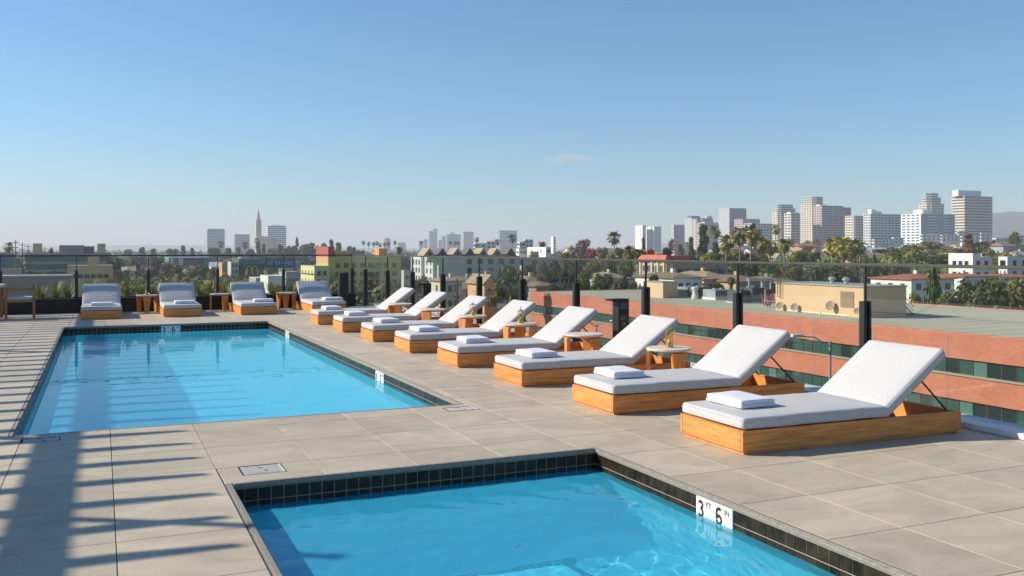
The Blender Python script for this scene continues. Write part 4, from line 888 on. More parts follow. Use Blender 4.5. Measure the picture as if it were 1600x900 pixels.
HS_ = [(1210, 1212, 1224, 300, 404, 396, 'white', 'tan', 'gable', 'white gable end of a house behind the left palms'), (1243, 1246, 1262, 420, 396, 388, 'cream', 'tan', 'gable', 'cream house roof between yellow-green trees'), (None, 1272, 1292, 430, 397, 389, 'tan', 'brown', 'hip', 'brown hip roof right of the dark round tree'),
       (None, 1350, 1400, 300, 404, 394, 'tan', 'tan', 'hip', 'wide tan hip roof right of the clump of palms'), (None, 1414, 1450, 330, 408, 401, 'taupe', 'brown', 'hip', 'low brown roof above the rail left of the big cypress'), (None, 1356, 1392, 480, 394, 387, 'white', 'white', 'gable', 'pale white roofed house under the white towers'),
       (1532, 1534, 1552, 380, 395, 384, 'white', 'dark', 'gable', 'white gabled house with dark roof behind the stepped white house'), (None, 1520, 1548, 460, 389, 381, 'taupe', 'brown', 'gable', 'long brown roof below the white apartment row'), (None, 1560, 1600, 450, 392, 383, 'white', 'tan', 'gable', 'tan roofed house left of the dark round tree top'),
       (None, 1498, 1522, 400, 395, 388, 'white', 'dark', 'gable', 'small dark roofed house left of the gabled white house'), (None, 1440, 1470, 520, 392, 386, 'cream', 'red', 'hip', 'small red roofed house among olive trees'), (None, 1176, 1192, 420, 396, 388, 'white', 'dark', 'gable', 'small white gable between palm trunks'),
       (None, 1058, 1078, 520, 396, 390, 'cream', 'brown', 'hip', 'little cream house behind the taupe wing'), (None, 890, 905, 560, 393, 387, 'cream', 'tan', 'gable', 'cream house left of the magenta tree'), (None, 940, 962, 600, 394, 388, 'white', 'tan', 'gable', 'white house right of the magenta tree'),
       (None, 975, 998, 520, 397, 390, 'cream', 'brown', 'hip', 'cream house left of the orange-red tree'), (None, 1300, 1322, 560, 391, 385, 'white', 'tan', 'gable', 'pale house left of the palm clump'), (None, 1590, 1625, 330, 400, 392, 'cream', 'grey', 'hip', 'cream house at the right edge above the white grey house')]
for (a, b, c, Z, ve, vr, wl_, rf_, kd, lb) in HS_:
    house(lb, a, b, c, Z * 1.5, ve, vr, W_[wl_], R_[rf_], kd, 3, 1, depth=13, axis='y' if a else 'x')

# far left
t, q = blk('office_building', 'long dark glass office building at the far left beyond the fence', 'building', None, 40, 172, 420, 396, W_['dark'], R_['grey'], depth=40); x0, x1, y0, y1, zt = q
for k in range(4): part_box(t, 'spandrel', (x0 - .3, x1 + .3, y0 - .3, y0 - .002, zt - 1.3 - k * 3.6, zt - k * 3.6 - .2), W_['grey' if k else 'taupe'])
for k in range(4): part_box(t, 'window_band', (x0 + .2, x1 - .2, y0 - .15, y0 - .003, zt - 3.75 - k * 3.6, zt - k * 3.6 - 1.32), gteal)
part_box(t, 'lift_tower', (x_on_y(y0, 51), x_on_y(y0, 65), y0 + 1, y0 + 6, zt + .01, zt + 4.6), W_['beige']); part_box(t, 'lift_tower', (x_on_y(y0, 152), x_on_y(y0, 165), y0 + 1, y0 + 6, zt + .01, zt + 4.6), W_['beige'])
part_box(t, 'plant_room', (x_on_y(y0, 92), x_on_y(y0, 131), y0 + 3, y0 + 14, zt + .01, zt + 3.8), W_['taupe']); part_box(t, 'plant_room', (x_on_y(y0, 131.5), x_on_y(y0, 147), y0 + 3, y0 + 14, zt + .01, zt + 3.3), W_['blue'])
t, q = blk('low_building', 'beige flat roofed building below the dark glass offices', 'building', None, 105, 176, 300, 415, W_['beige'], R_['grey'], depth=20); x0, x1, y0, y1, zt = q
windows(t, 'y', 0, y0, x0 + 1, x1 - 1, zt - 6, zt - 1, 6, 1, 1.5, 1.2, frd); part_box(t, 'roof_box', (x0 + 6, x0 + 9.5, y0 + 3, y0 + 8, zt + .01, zt + 2.8), W_['beige'])
t, q = blk('low_building', 'long dark brown low building behind the armchair', 'building', None, -60, 112, 200, 432, W_['taupe'], R_['grey'], depth=16); windows(t, 'y', 0, q[2], q[0] + 1, q[1] - 1, G + .5, q[4] - 1, 9, 1, 2.2, 2, frd)
t, q = blk('office_building', 'teal glass block at the left picture edge', 'building', None, -80, 12, 360, 396, W_['teal'], R_['grey'], depth=30)
for k in range(4): part_box(t, 'window_band', (q[0], q[1], q[2] - .15, q[2] - .003, q[4] - 3 - 3.4 * k, q[4] - 1.2 - 3.4 * k), gblue)
t, q = blk('low_building', 'salmon low wall building left of the grey car park roofs', 'building', None, -5, 30, 240, 420, W_['pink'], R_['grey'], depth=8)
t, q = blk('office_building', 'dark teal commercial block with white panels left of centre distance', 'building', None, 264, 331, 560, 402, W_['teal'], R_['white'], depth=40); x0, x1, y0, y1, zt = q
part_box(t, 'dark_panel', (x_on_y(y0, 293), x_on_y(y0, 319), y0 - .4, y0 - .002, G, zt - 1), W_['dark']); part_box(t, 'white_panel', (x_on_y(y0, 266), x_on_y(y0, 271), y0 - .4, y0 - .002, zt - 5, zt - .5), W_['white']); part_box(t, 'white_panel', (x_on_y(y0, 279), x_on_y(y0, 286), y0 - .4, y0 - .002, zt - 5, zt - .5), W_['white'])
windows(t, 'y', 0, y0 - .4, x_on_y(y0, 294), x_on_y(y0, 318), zt - 8, zt - 2, 5, 2, 2, 2, frm)
t, q = blk('low_building', 'orange-red block with darker red side left of the dark sign building', 'building', None, 347, 362, 430, 410, W_['peach'], R_['grey'], depth=12); part_box(t, 'side_wing', (q[0] + (q[1] - q[0]) * .5, q[1] + .3, q[2] - .3, q[2] - .002, G, q[4] + .3), W_['redb'])
t, q = blk('office_building', 'pale narrow block with window grid beside the dark sign building', 'building', None, 361, 373, 400, 409, W_['sage'], R_['white'], depth=12); windows(t, 'y', 0, q[2], q[0] + .2, q[1] - .2, G + 1, q[4] - .3, 2, 4, 1, 1.5, frm, gteal)
t, q = blk('office_building', 'dark grey commercial building behind the golden arches sign', 'building', None, 373.5, 412, 405, 404, W_['dark'], R_['grey'], depth=25); part_box(t, 'fascia', (q[0], q[1], q[2] - .3, q[2] - .002, q[4] - 2.6, q[4] - .1), W_['teal'])
# restaurant sign with the two yellow arches
Zs = 300; c = at(394, Zs); sg = thing('restaurant_sign', 'dark red sign carrying two tall yellow arches', 'sign', (c.x, c.y, G)); zb = zv(429, Zs) - G
w_ = 21 / F * Zs
MB().box(-w_ / 2, w_ / 2, .3, .6, zb - .9, zb + 2.9).build('panel', wmat('sign_panel', (.06, .05, .06)), sg); MB().box(-w_ / 2, w_ / 2, .0, .28, zb - .9, zb - .02).build('red_strip', wmat('sign_red', (.28, .03, .03)), sg)
MB().tube((-1, .45, 0), (-1, .45, zb - .9), .2).tube((1, .45, 0), (1, .45, zb - .9), .2).build('post', W_['grey'], sg)
ar = MB(); hA = 2.75; wA = .86
for cx_ in (-wA, wA):
    pts = []
    for k in range(15): a = math.pi * k / 14; pts.append(Vector((cx_ - wA * math.cos(a), .1, zb + hA * (math.sin(a) ** .62))))
    ar.path(pts, [.2 - .07 * math.sin(math.pi * k / 14) for k in range(15)])
ar.build('yellow_arches', wmat('sign_yellow', (.75, .55, .03)), sg)
# blue billboard
Zs = 420; c = at(438, Zs); sg = thing('billboard', 'wide blue billboard with a yellow disc and pale lettering', 'billboard', (c.x, c.y, G)); zb = zv(418, Zs) - G; w_ = 47 / F * Zs; h_ = 14.5 / F * Zs
MB().box(-w_ / 2, w_ / 2, 0, .5, zb, zb + h_).build('panel', wmat('billboard_blue', (.03, .12, .30), var=.15), sg)
MB().box(-w_ / 2, w_ / 2, -.2, .6, zb - .5, zb - .01).build('catwalk', W_['grey'], sg)
for dx in (-4, 0, 4): MB().tube((dx, .3, 0), (dx, .3, zb - .5), .25).build('post', W_['grey'], sg)
dk = MB().tube((-w_ / 2 + 2.1, -.01, zb + h_ / 2), (-w_ / 2 + 2.1, -.08, zb + h_ / 2), 1.25, n=20).build('disc', wmat('billboard_yellow', (.45, .40, .08)), sg)
mw = Matrix(((1, 0, 0, -w_ / 2 + 4.4), (0, 0, -1, -.03), (0, 1, 0, zb + h_ * .3), (0, 0, 0, 1))); txt('80-4X0S', 2.3, wmat('billboard_white', (.6, .65, .7)), 'lettering', sg, mw)
t, q = blk('low_building', 'white flat walled building below the blue billboard', 'building', None, 419, 444, 260, 431, W_['white'], R_['white'], depth=14)
t, q = blk('low_building', 'grey building with window strip right of the white walled building', 'building', None, 447, 468, 300, 425, W_['grey'], R_['grey'], depth=14); windows(t, 'y', 0, q[2], q[0] + .3, q[1] - .3, q[4] - 4.2, q[4] - 1, 4, 1, .8, 1.4, frm)
t, q = blk('low_building', 'pale blue-grey shed roof building left of the white walled building', 'building', None, 400, 418, 280, 434, W_['grey'], R_['white'], depth=14)
t, q = blk('low_building', 'grey roofed building between the billboard and the yellow block', 'building', None, 445, 470, 520, 409, W_['grey'], R_['grey'], depth=20)
HL = [(192, 198, 380, 428, 418, 'white', 'white', 'gable', 'white angular roofed house beyond the second fence post'), (203, 211, 380, 424, 417, 'cream', 'tan', 'gable', 'cream angular house left of the second fence post'), (228, 246, 470, 422, 414, 'taupe', 'brown', 'hip', 'brown roofed house among brown trees'), (170, 192, 450, 424, 417, 'white', 'grey', 'hip', 'white house by the dark tree at the left'),
      (330, 345, 500, 417, 410, 'white', 'white', 'gable', 'white low roof right of the teal block'), (283, 300, 430, 428, 421, 'taupe', 'grey', 'hip', 'grey roofed shed behind the second lounger'), (244, 258, 380, 440, 433, 'tan', 'dark', 'hip', 'dark roofed shed over the second lounger')]
for (b, c, Z, ve, vr, wl_, rf_, kd, lb) in HL: house(lb, None, b, c, Z, ve, vr, W_[wl_], R_[rf_], kd, 2, 1, depth=10)
# parked cars in the far car park
def car_mesh(m):
    b = MB(); b.box(-2.2, 2.2, -.9, .9, .35, .85, 0); b.add([(-1.5, -.8, .85), (1.3, -.8, .85), (1.3, .8, .85), (-1.5, .8, .85), (-1.0, -.65, 1.42), (.7, -.65, 1.42), (.7, .65, 1.42), (-1.0, .65, 1.42)], [(4, 5, 6, 7), (0, 1, 5, 4), (1, 2, 6, 5), (2, 3, 7, 6), (3, 0, 4, 7)], 1)
    return b.mesh('body', [m, M['wglass']], bevel=.08)
cms = [car_mesh(wmat('car_%s' % n, c, rough=.3)) for n, c in (('white', (.75, .75, .75)), ('silver', (.4, .42, .44)), ('dark', (.05, .05, .06)), ('red', (.35, .04, .03)))]
whl = MB().tube((0, 0, 0), (0, .14, 0), .34, n=12)
whl = whl.mesh('wheel', M['dark'])
rc = random.Random(8)
ord_ = ['first', 'second', 'third', 'fourth', 'fifth', 'sixth', 'seventh', 'eighth', 'ninth', 'tenth', 'eleventh', 'twelfth', 'thirteenth', 'fourteenth']
for k in range(14):
    u = 236 + k * 9 + rc.uniform(-2, 2); Z = (345, 372, 400)[k % 3]; ci = (0, 1, 2, 0, 1, 3, 0)[k % 7]; c = at(u, Z, G + .02)
    t = thing('parked_car', '%s parked car in the far car park, %s' % (['white', 'silver', 'dark', 'red'][ci], k), 'car', c, R(90 + rc.uniform(-4, 4)), 'cars in the far car park'); t['label'] = '%s parked car, %s from the left in the far car park beyond the fence' % (['white', 'silver', 'dark', 'red'][ci], ord_[k])
    obj('body', cms[ci], t)
    for wx in (-1.4, 1.35):
        for wy in (-.86, .72): obj('wheel', whl, t, (wx, wy, .34))

# ------------------------------------------------------------------ skyline towers
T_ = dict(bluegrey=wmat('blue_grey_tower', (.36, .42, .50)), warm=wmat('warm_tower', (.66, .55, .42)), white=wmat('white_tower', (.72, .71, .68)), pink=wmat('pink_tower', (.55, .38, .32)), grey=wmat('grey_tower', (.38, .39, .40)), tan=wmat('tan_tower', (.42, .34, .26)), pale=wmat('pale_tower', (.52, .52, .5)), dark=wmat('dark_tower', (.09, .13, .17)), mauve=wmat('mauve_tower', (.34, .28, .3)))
def poly_rect(x0, x1, y0, y1, ch=0):
    if not ch: return [(x0, y0), (x1, y0), (x1, y1), (x0, y1)]
    return [(x0 + ch, y0), (x1 - ch, y0), (x1, y0 + ch), (x1, y1 - ch), (x1 - ch, y1), (x0 + ch, y1), (x0, y1 - ch), (x0, y0 + ch)]
def grow(poly, e):
    cx = sum(p[0] for p in poly) / len(poly); cy = sum(p[1] for p in poly) / len(poly)
    return [(x + (e if x > cx else -e), y + (e if y > cy else -e)) for x, y in poly]
def tower(lb, uL, uM, uR, Z, vt, slab, glass, fl=18, sf=.5, pierx=0, piery=0, pw=.9, ch=0, tiers=None, pent=None, solidx=None, solidy=None, out=.35, pierm=None, depth=None, vb=None, nm='tower', cat='tower'):
    x0, x1, y0, y1, zt = place(uL, uM, uR, Z, vt); y1 = y0 + depth if depth else (y1 or y0 + (x1 - x0) * .8)
    gb = ground_z(x0, y0) - .5; t = thing(nm, lb, cat, ((x0 + x1) / 2, (y0 + y1) / 2, gb)); p = t.location
    X0, X1, Y0, Y1, H = x0 - p.x, x1 - p.x, y0 - p.y, y1 - p.y, zt - gb
    tiers = tiers or [(0, 1, 0)]              # (from height fraction, to, inset)
    core = MB()
    for a, b, ins in tiers: core.prism(poly_rect(X0 + ins, X1 - ins, Y0 + ins, Y1 - ins, ch), H * a + (.01 if a else 0), H * b - .4)
    core.build('glass_core', glass, t)
    fh = H / fl
    for k in range(fl + 1):
        z = k * fh; fr_ = z / H
        ins = [i for a, b, i in tiers if a <= fr_ <= b + 1e-6][-1 if fr_ < .999 else 0] if len(tiers) > 1 else 0
        if len(tiers) > 1:
            ins = next(i for a, b, i in tiers if fr_ <= b + 1e-6)
        q = grow(poly_rect(X0 + ins, X1 - ins, Y0 + ins, Y1 - ins, ch), out)
        MB().prism(q, z - fh * sf / 2 if k else 0, min(H, z + fh * sf / 2)).build('floor_slab', slab, t)
    pm = MB(); e = out + .03
    if pierx:
        for k in range(pierx + 1): y = Y0 + ch + (Y1 - Y0 - 2 * ch) * k / pierx; pm.box(X0 - e, X0 + .2, y - pw / 2, y + pw / 2, 0, H * tiers[0][1])
    if piery:
        for k in range(piery + 1): x = X0 + ch + (X1 - X0 - 2 * ch) * k / piery; pm.box(x - pw / 2, x + pw / 2, Y0 - e - .01, Y0 + .2, 0, H * tiers[0][1])
    if pm.v: pm.build('piers', pierm or slab, t)
    if solidx: MB().box(X0 - e - .1, X0 - out - .001, Y0 + (Y1 - Y0) * solidx[0], Y0 + (Y1 - Y0) * solidx[1], 0, H + .3).build('end_wall', solidx[2], t)
    if solidy:
        for s_ in solidy: MB().box(X0 + (X1 - X0) * s_[0], X0 + (X1 - X0) * s_[1], Y0 - e - .1, Y0 - out - .001, 0, H + .3).build('solid_panel', s_[2], t)
    if pent: 
        for (a, b, v, m) in pent: xa, xb = x_on_y(y0, a) - p.x, x_on_y(y0, b) - p.x; MB().box(xa, xb, Y0 + (Y1 - Y0) * .25, Y0 + (Y1 - Y0) * .75, H + .02, zv(v, Z) - gb).build('penthouse', m, t)
    return t
w, g_, pk, dk_ = T_['white'], T_['grey'], T_['pink'], T_['dark']
tower('white tower with bands of balconies and boxy penthouse, rightmost of the skyline', 1488, 1507, 1550, 1300, 306, T_['warm'], ggrey, 20, .5, pent=[(1502, 1538, 297, w)], out=.8)
tower('chamfered beige tower with stepped top behind the white towers at the right', 1433, 1452, 1478, 1600, 301, T_['warm'], gblue, 24, .42, 3, 4, 1.6, ch=6, tiers=[(0, .82, 0), (.82, .93, 3), (.93, 1, 6)])
tower('wide white slab tower with two dark blue window bays', 1409, 1438, 1492, 1150, 334, w, gblue, 14, .5, 4, 0, 2.2, pent=[(1449, 1464, 327, w)], solidy=[(0.03, .2, g_), (.5, .66, g_), (.84, .98, g_)])
tower('white slab tower with blue grey window grid left of the two-bay tower', 1350, 1360, 1408, 1250, 334, w, ggrey, 15, .3, 3, 9, 1.0, pent=[(1364, 1371, 327, w), (1372, 1380, 330, w)])
tower('narrow white balcony tower with one deep blue strip', 1321, 1334, 1349, 1300, 337, T_['warm'], gblue, 14, .5, 3, 3, 1.2, solidy=[(0, .2, w)])
tower('pinkish brown tower with dark balcony bands and white roof box', 1272, 1284, 1317, 1350, 321, pk, gblue, 20, .42, 3, 2, 1.5, pent=[(1284, 1291, 319.5, w)])
tower('lower brown wing tower joined to the right of the pinkish tower', 1316, 1317.5, 1329, 1420, 324, T_['mauve'], gblue, 19, .4, 0, 2)
tower('tallest beige stepped tower left of the pinkish tower', 1249, 1272, 1293, 1500, 307, T_['warm'], ggrey, 26, .45, 4, 3, 1.8, ch=5, tiers=[(0, .86, 0), (.86, 1, 3)])
tower('short beige tower with white roof box between two stepped towers', 1226, 1236, 1249.5, 1350, 333, T_['warm'], gblue, 14, .48, 2, 2, 1.2, pent=[(1237, 1243, 331, w)])
tower('stepped beige and blue glass tower, left one of the pair of stepped towers', 1205, 1217, 1249, 1550, 319, T_['warm'], gblue, 23, .42, 3, 3, 1.5, ch=4, tiers=[(0, .84, 0), (.84, .93, 3), (.93, 1, 6)])
tower('white grid fronted block behind the tallest palms', 1163, 1175, 1206, 1250, 349, w, gblue, 11, .3, 2, 7, 1.3)
tower('rose coloured tower with its shaded side coloured mauve behind the palms', 1148, 1160, 1187, 1700, 342, pk, ggrey, 15, .4, 3, 0, 1.8, solidy=[(0, 1, T_['mauve'])])  # mauve panel puts the shade of this face into its colour
tower('tall plain tower, grey lit end and dark blue glass face', 1123, 1140, 1166, 1750, 325, dk_, gblue, 22, .25, solidx=(0, 1, g_))
tower('low white block with pink top behind the tall pine tree', 1090, 1101, 1122, 1450, 348, T_['pale'], ggrey, 12, .5, 2, 4, solidy=[(0, 1, pk)], pent=[(1104, 1118, 346.5, pk)])
tower('slim pale tower left of the pink topped block', 1083, 1088.5, 1092, 1650, 342, T_['warm'], ggrey, 16, .4, 2, 1, 1.5)
tower('dark blue tower with round white roof tank behind the pale slim tower', 1095, 1098, 1114, 1950, 341, dk_, gblue, 16, .3, pent=[(1105, 1113, 337, w)])
tower('grey tower with dark roof block left of the slim pale tower', 1070, 1082, 1098, 2000, 341, dk_, gblue, 17, .25, solidx=(0, 1, g_), pent=[(1083, 1097, 337, dk_)])
tower('dark blue glass tower with angled edge left of the grey tower', 1049, 1053, 1070, 2100, 351, dk_, gblue, 14, .2, solidx=(0, 1, g_))
tower('plain white twin tower, right one of the lone pair', 1010, 1021, 1033, 1900, 354, w, ggrey, 14, .3, 2, 0, 6, solidx=(.3, .8, w), solidy=[(0, 1, T_['pale'])])
tower('plain white twin tower, left one of the lone pair', 994, 1003, 1009, 1900, 352, w, ggrey, 14, .3, 2, 0, 6, solidx=(.2, .9, w), solidy=[(0, 1, T_['pale'])])
tower('small white slim tower left of the lone palm', 861, 865, 868, 1500, 370, w, ggrey, 8, .4, solidx=(0, 1, w))
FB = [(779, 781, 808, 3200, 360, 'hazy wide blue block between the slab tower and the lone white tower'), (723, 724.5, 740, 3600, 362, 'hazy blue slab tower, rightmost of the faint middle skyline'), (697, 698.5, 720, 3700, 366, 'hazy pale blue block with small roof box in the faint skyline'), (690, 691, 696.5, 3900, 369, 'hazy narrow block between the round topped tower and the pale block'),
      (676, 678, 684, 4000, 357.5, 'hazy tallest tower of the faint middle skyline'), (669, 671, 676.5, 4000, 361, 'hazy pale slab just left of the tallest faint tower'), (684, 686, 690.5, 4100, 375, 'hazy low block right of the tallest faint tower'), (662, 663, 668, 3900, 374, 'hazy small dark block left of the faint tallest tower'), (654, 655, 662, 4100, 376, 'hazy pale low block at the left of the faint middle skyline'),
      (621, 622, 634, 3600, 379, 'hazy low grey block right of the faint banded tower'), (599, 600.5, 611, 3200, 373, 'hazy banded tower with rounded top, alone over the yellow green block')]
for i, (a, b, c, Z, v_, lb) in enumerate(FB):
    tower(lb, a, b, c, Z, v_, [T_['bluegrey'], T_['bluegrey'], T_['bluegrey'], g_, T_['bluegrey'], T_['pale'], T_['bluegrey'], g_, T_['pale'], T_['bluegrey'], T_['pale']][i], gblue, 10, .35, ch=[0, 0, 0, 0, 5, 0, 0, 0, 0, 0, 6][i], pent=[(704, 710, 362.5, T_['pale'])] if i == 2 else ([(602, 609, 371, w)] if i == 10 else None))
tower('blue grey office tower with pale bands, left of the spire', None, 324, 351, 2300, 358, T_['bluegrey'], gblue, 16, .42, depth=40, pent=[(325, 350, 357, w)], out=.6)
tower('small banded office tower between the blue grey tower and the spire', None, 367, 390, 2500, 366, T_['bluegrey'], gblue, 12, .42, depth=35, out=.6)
tower('wide banded office tower just right of the spire', 416.0, 418.5, 447, 2300, 352.5, w, gblue, 15, .42, 2, 0, 3, depth=None, pent=[(423, 440, 351.5, w)], out=.8)
tower('low dark block at the foot of the wide banded tower', None, 413, 432, 2000, 373, g_, gblue, 8, .3, depth=30)
# spire building
c = at(403.7, 1900); gb = ground_z(c.x, c.y); t = thing('spire_tower', 'slender tan stone tower with a pointed spire and low wings', 'tower', (c.x, c.y, gb)); S_ = 1900 / F; hh = lambda v: zv(v, 1900) - gb
stn = wmat('tan_stone', (.50, .40, .30))
MB().box(-4.1 * S_, 4.1 * S_, -4 * S_, 4 * S_, 0, hh(344)).build('shaft', stn, t)
for k in range(5): MB().box(-3.6 * S_ + k * 1.5 * S_, -2.9 * S_ + k * 1.5 * S_, -4.25 * S_, -4.001 * S_, 4, hh(347)).build('rib', stn, t)
MB().box(-2.7 * S_, 2.7 * S_, -2.7 * S_, 2.7 * S_, hh(344) + .01, hh(341)).box(-1.9 * S_, 1.9 * S_, -1.9 * S_, 1.9 * S_, hh(341) + .01, hh(334)).build('lantern_stage', stn, t)
MB().lathe([(1.6 * S_, 0), (1.1 * S_, hh(331) - hh(334)), (.35 * S_, hh(328) - hh(334)), (.25 * S_, hh(325) - hh(334)), (0, hh(323.5) - hh(334))], 8, (0, 0, hh(334) + .01)).build('spire', stn, t)
MB().box(4.15 * S_, 21 * S_, -4 * S_, 6 * S_, 0, hh(369)).box(4.15 * S_, 14 * S_, -14 * S_, -4.01 * S_, 0, hh(374)).box(-4.2 * S_, 4.1 * S_, -9 * S_, -4.3 * S_, 0, hh(369)).build('wing', wmat('cream_stone', (.62, .5, .36)), t)
# long white low apartments under the right towers
AL = [(1438, 1441, 1470, 900, 366, 'long white terraced apartment row below the two-bay tower, left section'), (1470, 1472, 1498, 900, 367, 'white apartment row with balconies, middle section beside the tan tree'), (1500, 1503, 1530, 870, 369, 'white apartment row right of the russet tree'), (1496, 1498, 1512, 1000, 361, 'white roof block rising behind the white apartment row'), (1531, 1533, 1548, 850, 364, 'white apartments with raised stair box under the rightmost tower'),
      (1550, 1556, 1576, 820, 372, 'white gabled apartments left of the dark round tree'), (1590, 1593, 1625, 900, 367, 'white apartments at the right edge of the picture'), (1362, 1366, 1395, 950, 374, 'white low blocks beneath the blue grey grid tower'), (1393, 1396, 1412, 960, 371, 'white low block left of the two-bay tower'), (1062, 1063, 1078, 1100, 378, 'white low buildings near the lone twin towers'),
      (808, 812, 822, 700, 378, 'white block behind the small dark palm'), (818, 820, 833, 760, 374, 'white block with roof structure left of the dark conifer'), (740, 742, 760, 760, 380, 'white blocks behind the gables left of the middle'), (757, 760, 775, 800, 377, 'pale block right of the gables, behind palms')]
for (a, b, c_, Z, vt, lb) in AL:
    t, q = blk('apartment_row', lb, 'apartments', a, b, c_, Z, vt, W_['white'], R_['white'], z0=ground_z(*at(b, Z).xy) - 1); x0, x1, y0, y1, zt = q
    nc = max(2, int((x1 - x0) / 5)); windows(t, 'y', 0, y0, x0 + .6, x1 - .6, zt - 6.4, zt - .3, nc, 2, 1.8, 1.5, frd); windows(t, 'x', x0, 0, y0 + .6, y1 - .6, zt - 6.4, zt - .3, 2, 2, 1.8, 1.5, frd)
# mountains
def ridge(name, u0, u1, Z, vf, seed, m):
    n = 60; vs = []; fs = []
    rows = [(-.0, 1.0), (.08, .86), (.2, .6), (.34, .32), (.5, 0.0)]
    for i in range(n + 1):
        u = u0 + (u1 - u0) * i / n
        top = zv(vf(u) + 1.6 * noise.noise(Vector((u * .035, seed, 0))) + .8 * noise.noise(Vector((u * .12, seed, 3))), Z)
        for k, (bk_, hf) in enumerate(rows):
            c = at(u, Z * (1 - bk_ * .25)); vs.append((c.x, c.y, -20 + (top + 20) * max(0, hf + (.05 * noise.noise(Vector((u * .09, k * 2.1, seed))) if 0 < k < 4 else 0))))
        c = at(u, Z * 1.12); vs.append((c.x, c.y, -20))
    m_ = len(rows) + 1
    for i in range(n):
        a = i * m_
        for k in range(4): fs.append((a + k, a + k + 1, a + m_ + k + 1, a + m_ + k))
        fs.append((a, a + m_, a + m_ + 5, a + 5))
    me = bpy.data.meshes.new(name); me.from_pydata(vs, [], fs); me.materials.append(m); me.shade_smooth(); struct(obj(name, me))
hm_ = mat('hill_scrub', (.035, .05, .045), .95, c2=(.07, .08, .06), scale=.004, detail=6)
ridge('hills', 1380, 1980, 5000, lambda u: 333.5 - 3 * math.sin((u - 1500) / 90) + max(0, (1560 - u)) * .12, 3, hm_)
ridge('far_hills', -200, 1500, 9000, lambda u: 386 - 3 * math.sin(u / 160) - (6 * math.exp(-((u - 1040) / 45) ** 2)), 8, hm_)

# ------------------------------------------------------------------ vegetation
def leafm(n, c, c2): return mat(n, tuple(x * 1.35 for x in c), .7, c2=tuple(x * 1.3 for x in c2), scale=.55, rnd=.25, spec=.2, detail=5, contrast=(.35, .65))
V_ = dict(green=leafm('leaf_green', (.04, .062, .012), (.11, .13, .025)), dark=leafm('leaf_dark_green', (.022, .04, .014), (.06, .08, .022)), olive=leafm('leaf_olive', (.085, .08, .018), (.17, .145, .038)), yellow=leafm('leaf_yellow', (.12, .11, .015), (.24, .19, .03)),
          russet=leafm('leaf_russet', (.12, .05, .02), (.22, .10, .035)), orange=leafm('leaf_orange', (.20, .055, .012), (.33, .11, .02)), magenta=leafm('leaf_magenta', (.14, .012, .03), (.24, .03, .06)), bare=leafm('bare_twigs', (.14, .09, .08), (.24, .17, .14)), palm=leafm('palm_frond', (.06, .08, .015), (.14, .15, .035)), palmy=leafm('palm_frond_yellow', (.14, .12, .018), (.27, .22, .045)),
          blue=leafm('leaf_grey_green', (.04, .06, .04), (.08, .10, .07)))
bark = mat('bark', (.12, .085, .06), .9, var=.3, scale=2); pbark = mat('palm_bark', (.20, .16, .12), .9, var=.3, scale=3, stretch=(1, 1, 6)); skirt = mat('dead_fronds', (.20, .12, .05), .9, var=.4, scale=2)
def crown_mesh(kind, seed, n, mname):
    """unit crown: x,y in -.5...5, z 0..1"""
    rn = random.Random(seed); m = MB(); L_ = []
    if kind == 'round':
        for k in range(11):
            a = rn.uniform(0, 6.28); r = rn.uniform(0, .27); z = rn.uniform(.22, .80); L_.append((r * math.cos(a), r * math.sin(a), z, rn.uniform(.13, .23), rn.uniform(.13, .20)))
        L_.append((0, 0, .55, .3, .3))
    elif kind == 'tall':
        for k in range(14): z = rn.uniform(.1, .93); a = rn.uniform(0, 6.28); r = rn.uniform(.02, .26) * (1.1 - z); L_.append((r * math.cos(a), r * math.sin(a), z, .12 + .2 * (1 - z) * rn.random(), .07 + .05 * rn.random()))
    elif kind == 'pine':
        for k in range(22): z = .06 + .9 * k / 22; a = rn.uniform(0, 6.28); r = .30 * (1.05 - z) * rn.uniform(.3, 1); L_.append((r * math.cos(a), r * math.sin(a), z, .07 + .22 * (1 - z) * rn.uniform(.5, 1), .035))
    elif kind == 'cypress':
        for k in range(16): z = .05 + .93 * k / 16; w_ = .5 * min(1, 2.4 * (1.02 - z)) * (.75 + .25 * min(1, z * 6)); L_.append((0, 0, z, w_ * .9, .07))
    elif kind == 'flat':
        for k in range(9): a = rn.uniform(0, 6.28); r = rn.uniform(.05, .32); L_.append((r * math.cos(a), r * math.sin(a), rn.uniform(.5, .85), rn.uniform(.14, .22), rn.uniform(.08, .14)))
    wts = [l[3] ** 2 for l in L_]
    for _ in range(n):
        l = rn.choices(L_, wts)[0]; d = Vector((rn.gauss(0, 1), rn.gauss(0, 1), rn.gauss(0, 1))).normalized(); rr = rn.uniform(.55, 1.08) if rn.random() < .85 else rn.uniform(1.0, 1.25)
        p = Vector((l[0] + d.x * l[3] * rr, l[1] + d.y * l[3] * rr, l[2] + d.z * l[4] * rr)); s_ = rn.uniform(.012, .03) * {'cypress': 3.2, 'pine': 1.9, 'tall': 1.7, 'round': 1.35, 'flat': 1.25}[kind]
        nn = (d * .7 + Vector((rn.uniform(-1, 1), rn.uniform(-1, 1), rn.uniform(-.2, 1)))).normalized(); a = nn.orthogonal().normalized(); b = nn.cross(a); c_, q_ = math.cos(rn.uniform(0, 3)), math.sin(rn.uniform(0, 3)); a2 = a * c_ + b * q_; b2 = nn.cross(a2)
        m.add([p - a2 * s_ - b2 * s_ * .7, p + a2 * s_ - b2 * s_ * .5, p + a2 * s_ * .8 + b2 * s_ * .7, p - a2 * s_ * .7 + b2 * s_ * .8], [(0, 1, 2, 3)])
    me = bpy.data.meshes.new('crown'); me.from_pydata(m.v, [], m.f); me.materials.append(V_[mname]); me.update(); return me
ccache = {}
